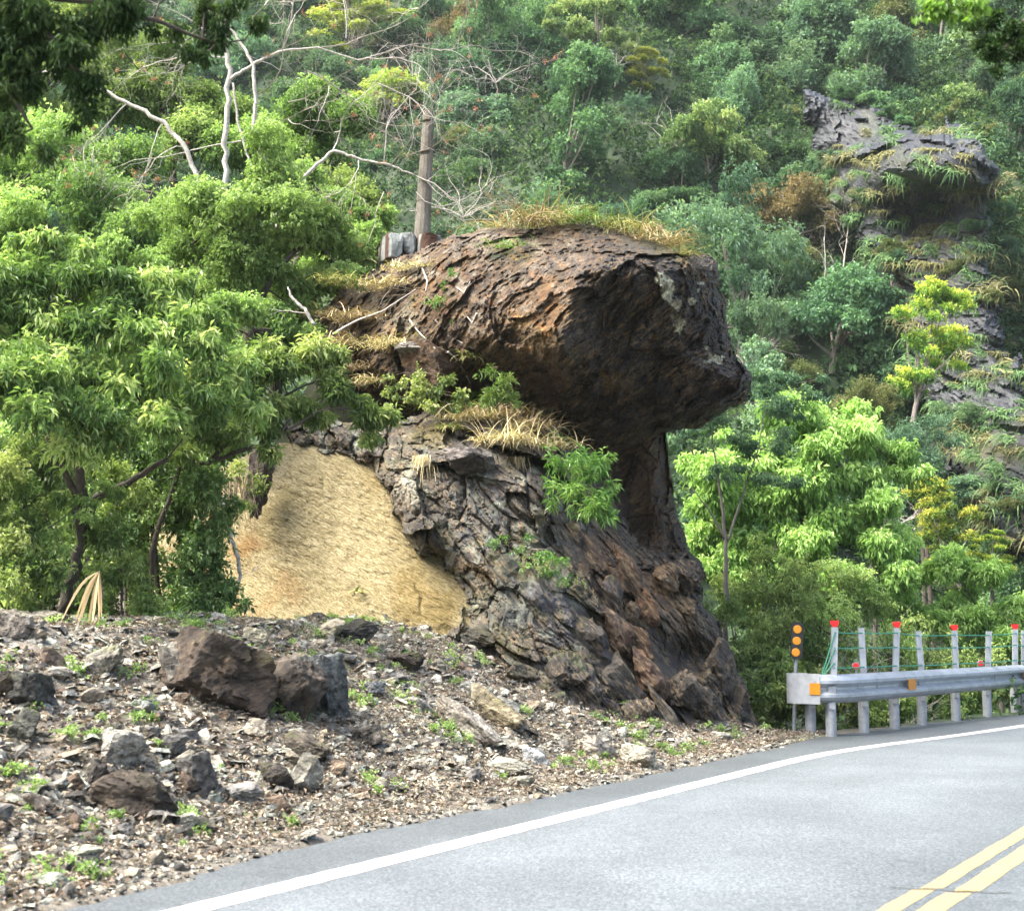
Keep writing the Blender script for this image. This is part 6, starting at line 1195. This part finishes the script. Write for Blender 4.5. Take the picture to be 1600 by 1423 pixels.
# ------------------------------------------------------------------ rubble slope
BO = [  # px, py centre, w, h px, tilt, yaw, colour, colour2, moss, flat, label
    (345, 1052, 172, 104, 18, 10, (.042, .030, .022), (.085, .064, .047), .3, 1, 'huge dark brown boulder on the crest of the rubble slope'),
    (462, 1085, 100, 92, 35, 20, (.045, .036, .03), (.085, .07, .055), 0, 1, 'dark brown wedge boulder right of the huge brown boulder'),
    (505, 1075, 66, 96, -8, 30, (.085, .10, .105), (.15, .17, .18), 0, 1, 'blue-grey split slab leaning on the dark wedge boulder'),
    (470, 1040, 90, 40, 15, -10, (.15, .13, .11), (.26, .23, .20), .3, 0, 'grey-brown flat rock behind the blue-grey split slab'),
    (270, 1042, 48, 72, -20, 15, (.17, .16, .145), (.28, .27, .25), .1, 1, 'upright grey slaty rock at the left of the huge brown boulder'),
    (48, 1082, 92, 56, 6, 10, (.05, .053, .05), (.09, .095, .09), .2, 1, 'dark slaty block near the left edge of the slope'),
    (2, 1072, 40, 50, 30, 0, (.06, .045, .03), (.12, .09, .06), .3, 0, 'brown block cut by the left edge beside the dark slaty block'),
    (12, 975, 76, 52, 20, 0, (.20, .18, .16), (.34, .32, .29), .3, 0, 'rounded grey rock at the top left corner of the slope'),
    (72, 966, 80, 24, 3, 0, (.26, .25, .21), (.40, .38, .33), .4, 1, 'long pale ledge rock at the top left of the slope'),
    (187, 1171, 64, 56, 10, 40, (.36, .36, .34), (.50, .50, .47), 0, 0, 'large pale grey block in the left of the slope'),
    (220, 1242, 140, 62, 12, 6, (.06, .048, .038), (.11, .09, .072), .1, 1, 'wide flat-faced dark brown slab below the large pale grey block'),
    (310, 1208, 54, 58, -25, 30, (.08, .08, .08), (.16, .16, .16), 0, 1, 'dark angular shard right of the wide brown slab'),
    (380, 1238, 60, 36, 12, 0, (.32, .32, .32), (.46, .46, .45), 0, 0, 'pale grey flattish stone in the middle of the lower slope'),
    (430, 1214, 48, 56, -35, 0, (.045, .04, .035), (.09, .08, .07), .2, 0, 'dark curved stone right of the pale flattish stone'),
    (474, 1215, 50, 66, 40, 0, (.18, .18, .16), (.32, .32, .29), .2, 0, 'slanted grey-green stone right of the dark curved stone'),
    (486, 1172, 80, 44, 14, 0, (.11, .095, .075), (.20, .175, .14), .5, 0, 'brown mossy stone above the slanted grey-green stone'),
    (577, 1150, 48, 34, -25, 0, (.07, .065, .06), (.13, .12, .11), 0, 1, 'dark upturned slaty stone in the middle of the slope'),
    (556, 990, 66, 40, -8, 0, (.035, .034, .032), (.07, .068, .062), .2, 0, 'black rough rock at the foot of the clay bank'),
    (515, 984, 50, 34, -10, 0, (.40, .37, .28), (.52, .48, .38), 0, 0, 'cream stone left of the black rough rock'),
    (400, 994, 40, 26, 10, 0, (.34, .33, .26), (.42, .40, .33), .5, 0, 'mossy pale rock behind the huge brown boulder'),
    (735, 1136, 128, 50, 38, 5, (.36, .33, .29), (.62, .59, .54), 0, 0, 'long pale log-shaped slab slanting down the slope'),
    (772, 1110, 96, 50, 36, 0, (.27, .24, .16), (.42, .37, .26), .5, 0, 'mossy tan slab behind the long log-shaped slab'),
    (835, 1184, 46, 26, 18, 0, (.36, .40, .45), (.52, .56, .60), 0, 1, 'small bluish white stone below the log-shaped slab'),
    (790, 1199, 78, 26, 6, 0, (.34, .34, .30), (.48, .48, .43), 0, 0, 'flat pale stone near the shoulder below the log-shaped slab'),
    (818, 1222, 50, 20, -4, 0, (.32, .32, .27), (.44, .44, .38), 0, 0, 'flat pale stone lying at the asphalt edge'),
    (934, 1168, 58, 34, 22, 0, (.36, .33, .29), (.52, .48, .43), 0, 0, 'pale brownish stone at the foot of the dark flank'),
    (998, 1181, 58, 38, 14, 0, (.42, .41, .35), (.56, .55, .48), 0, 0, 'creamy white stone at the foot of the flank right of the brownish one'),
    (130, 1334, 58, 28, 8, 0, (.34, .36, .29), (.46, .48, .40), 0, 0, 'pale greenish stone low on the left slope'),
    (72, 1376, 66, 30, -4, 0, (.33, .38, .33), (.45, .50, .44), 0, 0, 'pale green flat stone near the bottom left corner'),
    (168, 1032, 56, 52, 30, 0, (.20, .20, .17), (.32, .31, .27), .5, 1, 'tilted grey slab with moss high on the left slope'),
    (228, 1106, 46, 22, 6, 0, (.26, .29, .30), (.38, .41, .42), 0, 0, 'bluish grey stone above the large pale grey block'),
    (85, 1050, 50, 20, 12, 0, (.36, .34, .30), (.50, .48, .43), 0, 0, 'pale flat stone behind the dark slaty block'),
    (290, 1284, 40, 26, 0, 0, (.36, .36, .33), (.48, .48, .44), 0, 0, 'pale stone under the right end of the wide brown slab'),
    (322, 1291, 38, 26, 0, 0, (.10, .10, .08), (.18, .18, .15), .3, 0, 'dark round stone beside the pale one under the wide brown slab'),
    (586, 1076, 34, 22, 0, 0, (.12, .14, .16), (.22, .24, .26), 0, 1, 'small blue-grey stone on the bare upper slope'),
    (640, 1034, 66, 32, 14, 0, (.055, .045, .035), (.11, .09, .07), .4, 0, 'dark brown stone where the slope meets the grey flank'),
    (64, 1260, 60, 30, 30, 0, (.13, .11, .09), (.24, .21, .18), 0, 1, 'leaning brown shard low at the left edge'),
    (60, 1248, 34, 12, 15, 0, (.50, .49, .46), (.60, .59, .56), 0, 1, 'small white flake on the leaning brown shard'),
    (655, 1103, 60, 22, 22, 0, (.20, .20, .19), (.34, .34, .33), 0, 1, 'grey flat slab left of the log-shaped slab'),
    (742, 1078, 60, 18, 16, 0, (.22, .24, .24), (.36, .38, .38), 0, 1, 'upper grey flat slab above the mossy tan slab'),
    (788, 1103, 48, 24, 20, 0, (.25, .26, .25), (.42, .43, .41), 0, 1, 'lower grey flat slab right of the upper one'),
    (1128, 1150, 34, 14, 4, 0, (.42, .42, .38), (.54, .54, .50), 0, 0, 'small white stone at the foot of the rock near the guardrail'),
    (600, 1228, 40, 18, 8, 0, (.36, .34, .28), (.46, .44, .38), 0, 0, 'pale tan stone at the lower slope edge under the log-shaped slab'),
    (35, 1140, 50, 60, 10, 0, (.07, .075, .065), (.14, .145, .13), .4, 0, 'dark mossy rock below the dark slaty block'),
    (150, 1215, 40, 50, 20, 0, (.06, .055, .05), (.11, .10, .09), 0, 1, 'dark shard between the leaning brown shard and the wide brown slab'),
    (268, 1168, 46, 36, 0, 0, (.10, .10, .10), (.18, .18, .18), 0, 1, 'dark grey stone right of the large pale grey block')]
for i, (px, py, wp, hp, tl, yw, c1, c2, ms, fl_, lab) in enumerate(BO):
    h_ = hit(px, min(py + hp * .42, 1420))
    if h_ is None: h_ = P(px, py, 13.5)
    Y = h_[1] + .0; s_ = Y / F; c = P(px, py, Y + hp * s_ * .15)
    me = boulder_mesh('boulder' if wp > 60 else 'stone', 300 + i * 3, (wp * s_ * 1.12, min(wp, hp * 1.6) * s_ * 1.05, hp * s_ * 1.18 if abs(tl) < 30 or wp < 1.6 * hp else hp * s_ * .95), c1, c2, None, 5 if wp > 60 else 4, 9 + i % 5, .05, fl_, .3, rotm(yw, tl, (i * 13) % 16 - 8), ms)
    o = link('boulder' if wp > 60 else 'stone', me); o.location = tuple(c); tag(o, lab, 'boulder' if wp > 60 else 'stone')

# loose countable stones
STC = [((.30, .30, .28), (.46, .46, .43), 'pale grey'), ((.13, .13, .13), (.22, .22, .22), 'dark grey'), ((.34, .31, .26), (.48, .45, .38), 'cream'), ((.13, .095, .07), (.22, .17, .13), 'brown')]
protos = []
for i in range(16):
    c1, c2, nm = STC[i % 4]; protos.append((boulder_mesh('stone', 700 + i, (1, .8 - .2 * (i % 3 == 0), .42 + .12 * (i % 4)), c1, c2, None, 3, 9, .06, i % 2, .2), nm))
rs_ = np.random.default_rng(77); cnt = 0; sts = []
slope_lbl = {True: 'on the upper rubble slope', False: 'on the lower rubble slope'}
while cnt < 230:
    px = rs_.uniform(-60, 1200); 
    pyc = rs_.uniform(980, 1423)
    h_ = hit(px, pyc)
    if h_ is None: continue
    sd3 = float((xedge(h_[1]) - h_[0]) * .86)
    if sd3 < .12 or sd3 > 4.2: continue
    if px > 850 and sd3 > 1.1: continue
    me, nm = protos[int(rs_.integers(16))]; o = link('stone', me); s = (rs_.uniform(.09, .17) + .16 * rs_.random() ** 4) * (.7 if sd3 < .5 else 1)
    o.scale = (s, s, s * rs_.uniform(.6, 1.0)); o.location = (h_[0], h_[1], h_[2] + s * .08); o.rotation_euler = (rs_.normal() * .35, rs_.normal() * .35, rs_.random() * 6.3)
    up_ = sd3 > 2.0; tag(o, f'small {nm} loose stone {slope_lbl[up_]}', 'stone', f'{nm} stones {slope_lbl[up_]}'); cnt += 1; sts.append((nm, 800 + F * h_[0] / h_[1], 990 - F * (h_[2] - CH) / h_[1], o))

BN = [(b_[0], b_[1], re.split(r' (?:on|at|right|left|in|below|near|lying|where|behind|cut|beside|under|high|low|above|to|leaning|with|between|slanting)( |$)', b_[10])[0]) for b_ in BO]
nmc = {}
for _, _, q in BN: nmc[q] = nmc.get(q, 0) + 1
BN = [b_ for b_ in BN if nmc[b_[2]] == 1 and ' ' in b_[2]]
gk = {}
for nm, px, py, o in sts:
    d_ = [math.hypot(px - b_[0], (py - b_[1]) * 1.4) for b_ in BN]; j = int(np.argmin(d_)); bx, by, bn = BN[j]; dx, dy = px - bx, (py - by) * 1.4
    dr = ('right of' if dx > 0 else 'left of') if abs(dx) > abs(dy) else ('below' if dy > 0 else 'above'); gk.setdefault((nm, dr, bn), []).append((d_[j], o))
for (nm, dr, bn), L in gk.items():
    L.sort(key=lambda q: q[0])
    for i, (_, o) in enumerate(L): o['label'] = f"{['', 'second ', 'third ', 'fourth ', 'fifth ', 'sixth ', 'seventh ', 'eighth ', 'ninth ', 'tenth '][min(i, 9)]}small {nm} stone {dr} the {bn}"
# gravel chips, leaf litter, sprouts: uncountable
def chips(n, smin, smax, rng, flat=.35, far=4.6):
    y = rng.uniform(4.5, 19.5, n * 3); sdd = rng.uniform(-.02, far, n * 3); x = xedge(y) - sdd / .86
    ok = (x > -9) & ~((x > 1.8) & (sdd > 1.6)); x, y, sdd = x[ok][:n], y[ok][:n], sdd[ok][:n]; n = len(x); z = gz(x, y)
    k_ = 6; a = np.sort(rng.random((n, k_)) * 1.0 + np.arange(k_)[None], 1) / k_ * 6.283; r = rng.uniform(.7, 1.15, (n, k_))
    s = smin + (smax - smin) * rng.random(n) ** 2.5; s = np.where(sdd < .5, s * .6, s); el = rng.uniform(.5, 1, n)
    ring = np.stack([np.cos(a) * r, np.sin(a) * r * el[:, None], 0 * a], -1) * s[:, None, None]
    th = (s * rng.uniform(flat * .5, flat * 1.5, n))[:, None, None]; top = ring * .82 + th * np.array([0, 0, 1.]); top = top + (rng.normal(size=(n, k_, 1)) * s[:, None, None] * .06) * np.array([0, 0, 1.]); bot = ring - th * np.array([0, 0, .6])
    v = np.concatenate([bot, top], 1)
    tx, ty, tz = rng.normal(size=n) * .38, rng.normal(size=n) * .38, rng.random(n) * 6.283
    cx, sx, cy2, sy, cz, sz = np.cos(tx), np.sin(tx), np.cos(ty), np.sin(ty), np.cos(tz), np.sin(tz)
    R = np.stack([np.stack([cz * cy2, cz * sy * sx - sz * cx, cz * sy * cx + sz * sx], -1), np.stack([sz * cy2, sz * sy * sx + cz * cx, sz * sy * cx - cz * sx], -1), np.stack([-sy, cy2 * sx, cy2 * cx], -1)], -2)
    v = np.einsum('nij,nkj->nki', R, v) + np.stack([x, y, z + s * .10], -1)[:, None]
    b_ = np.arange(n)[:, None] * 2 * k_; sides = np.concatenate([b_ + np.array([[j, (j + 1) % k_, (j + 1) % k_ + k_, j + k_]]) for j in range(k_)]); tops = b_ + np.arange(k_, 2 * k_)[None]
    pal = np.array([(.32, .32, .30), (.24, .25, .25), (.40, .38, .33), (.17, .17, .17), (.28, .24, .19), (.36, .39, .36), (.09, .085, .08), (.46, .45, .42)]); c = pal[rng.integers(0, len(pal), n)] * rng.uniform(.5, 1.3, (n, 1)) * np.array([1.0, 1, .94]); c = np.repeat(c, 2 * k_, 0)
    return v.reshape(-1, 3), [sides, tops], c
rk = np.random.default_rng(5)
v, f, c = chips(23000, .012, .055, rk); v2, f2, c2_ = chips(14000, .01, .04, rk, .4, 1.5); f = [np.concatenate([a_, b_ + len(v)]) for a_, b_ in zip(f, f2)]; v = np.concatenate([v, v2]); c = np.concatenate([c, c2_])
tag(link('gravel', mesh('gravel', v, f, M['stone'], {'col': c, 'lich': np.zeros(len(v))})), 'grey slate chips covering the rubble slope', 'gravel', kind='stuff')
v, f, c = chips(6500, .04, .12, rk, .16); tag(link('rubble', mesh('rubble', v, f, M['stone'], {'col': c, 'lich': np.zeros(len(v))})), 'larger broken slate pieces strewn over the rubble slope', 'rubble', kind='stuff')
n_ = 60000; y = rk.uniform(4.5, 19.5, n_); s_ = rk.uniform(.12, 4.8, n_); x = xedge(y) - s_ / .86; q_ = fbm(np.stack([x, y, 0 * x], -1) * 1.0, 3, 66); keep = (q_ > -.25) & ~((x > 2.4) & (s_ > 1.3)); x, y = x[keep], y[keep]; z = gz(x, y)
o_ = np.stack([x, y, z + rk.uniform(.01, .05, len(x))], -1); ax_ = unit(np.stack([rk.normal(size=len(x)), rk.normal(size=len(x)), rk.normal(size=len(x)) * .3], -1))
v, f, t = leaves(o_, ax_, rk.uniform(.03, .07, len(x)), rk.uniform(.012, .028, len(x)), rk.random(len(x)), rk, .3, .1)
tag(link('leaf_litter', leafmesh('leaf_litter', (v, f, t), M['litter'])), 'pinkish brown fallen leaves lying between the stones of the rubble slope', 'leaf litter', kind='stuff')
n_ = 900; y = rk.uniform(5, 19, n_); s_ = rk.uniform(.3, 4.6, n_); x = xedge(y) - s_ / .86; q_ = fbm(np.stack([x, y, 0 * x], -1) * 1.6, 3, 67); keep = (q_ > -.02) & ~((x > 1.9) & (s_ > 1.0)); x, y = x[keep], y[keep]; z = gz(x, y)
v, f, t = foliage(np.stack([x, y, z + .03], -1), rk.uniform(.03, .14, len(x)), 6500, 5, .035, .02, rk, -.1, 1.1, .1, .6, .8, .2)
tag(link('weeds', leafmesh('weeds', (v, f, t), M['g_tips'])), 'tiny bright green sprouts growing between the stones', 'weeds', kind='stuff')
# grass strip along the crest
n_ = 500; px_ = rk.uniform(120, 700, n_); T = []
for i in range(240):
    a_ = rk.uniform(120, 640); y = rk.uniform(13.2, 16.3); p_ = P(a_, 985, y); zz = float(gz(p_[0], p_[1])); vv_, ff_, tt_ = tuft(16, rk.uniform(.08, .2), .7, rk, .008, .8, .04, 3); T.append((vv_ + [p_[0], p_[1], zz], ff_, tt_))
tag(link('grass', leafmesh('grass', mj(T), M['grassgreen'])), 'short green grass along the crest of the rubble slope', 'grass', kind='stuff')
# moss cushions between the flank and the road at the guardrail end
n_ = 260; x = rk.uniform(3.2, 4.6, n_); y = rk.uniform(18.2, 19.6, n_); T = []
for a_, b_ in zip(x, y):
    if a_ > xedge(b_) - .05: continue
    vv_, ff_, tt_ = tuft(10, .06, .8, rk, .006, .5, .03, 2); T.append((vv_ + [a_, b_, float(gz(a_, b_))], ff_, tt_))
if T: tag(link('grass', leafmesh('grass', mj(T), M['drygreen'])), 'low mossy grass between the foot of the rock and the guardrail end', 'grass', kind='stuff')

# ------------------------------------------------------------------ haze
hz_m = bpy.data.materials.new('haze_air'); hz_m.use_nodes = True; n = hz_m.node_tree; n.nodes.clear(); o = n.nodes.new("ShaderNodeOutputMaterial"); pv = n.nodes.new("ShaderNodeVolumePrincipled")
pv.inputs['Color'].default_value = (.82, .96, .95, 1); pv.inputs['Density'].default_value = .0002; pv.inputs['Anisotropy'].default_value = .2; n.links.new(pv.outputs[0], o.inputs['Volume'])
HAZE = True
if HAZE:
    mb = MB(); x0, x1, y0, y1, z0, z1 = -170, 220, -80, 260, -12, 210
    mb.box(((x0 + x1) / 2, (y0 + y1) / 2, (z0 + z1) / 2), x1 - x0, y1 - y0, z1 - z0)
    tag(link('haze', mb.build('haze', hz_m)), 'thin blue-grey haze over the valley', 'haze', kind='stuff')
# default label for anything top-level that still lacks one is an error worth seeing
for o in sc.objects:
    if o.parent is None and o.type in ('MESH', 'EMPTY') and 'label' not in o and o.get('kind') != 'structure': print('NOLABEL', o.name)
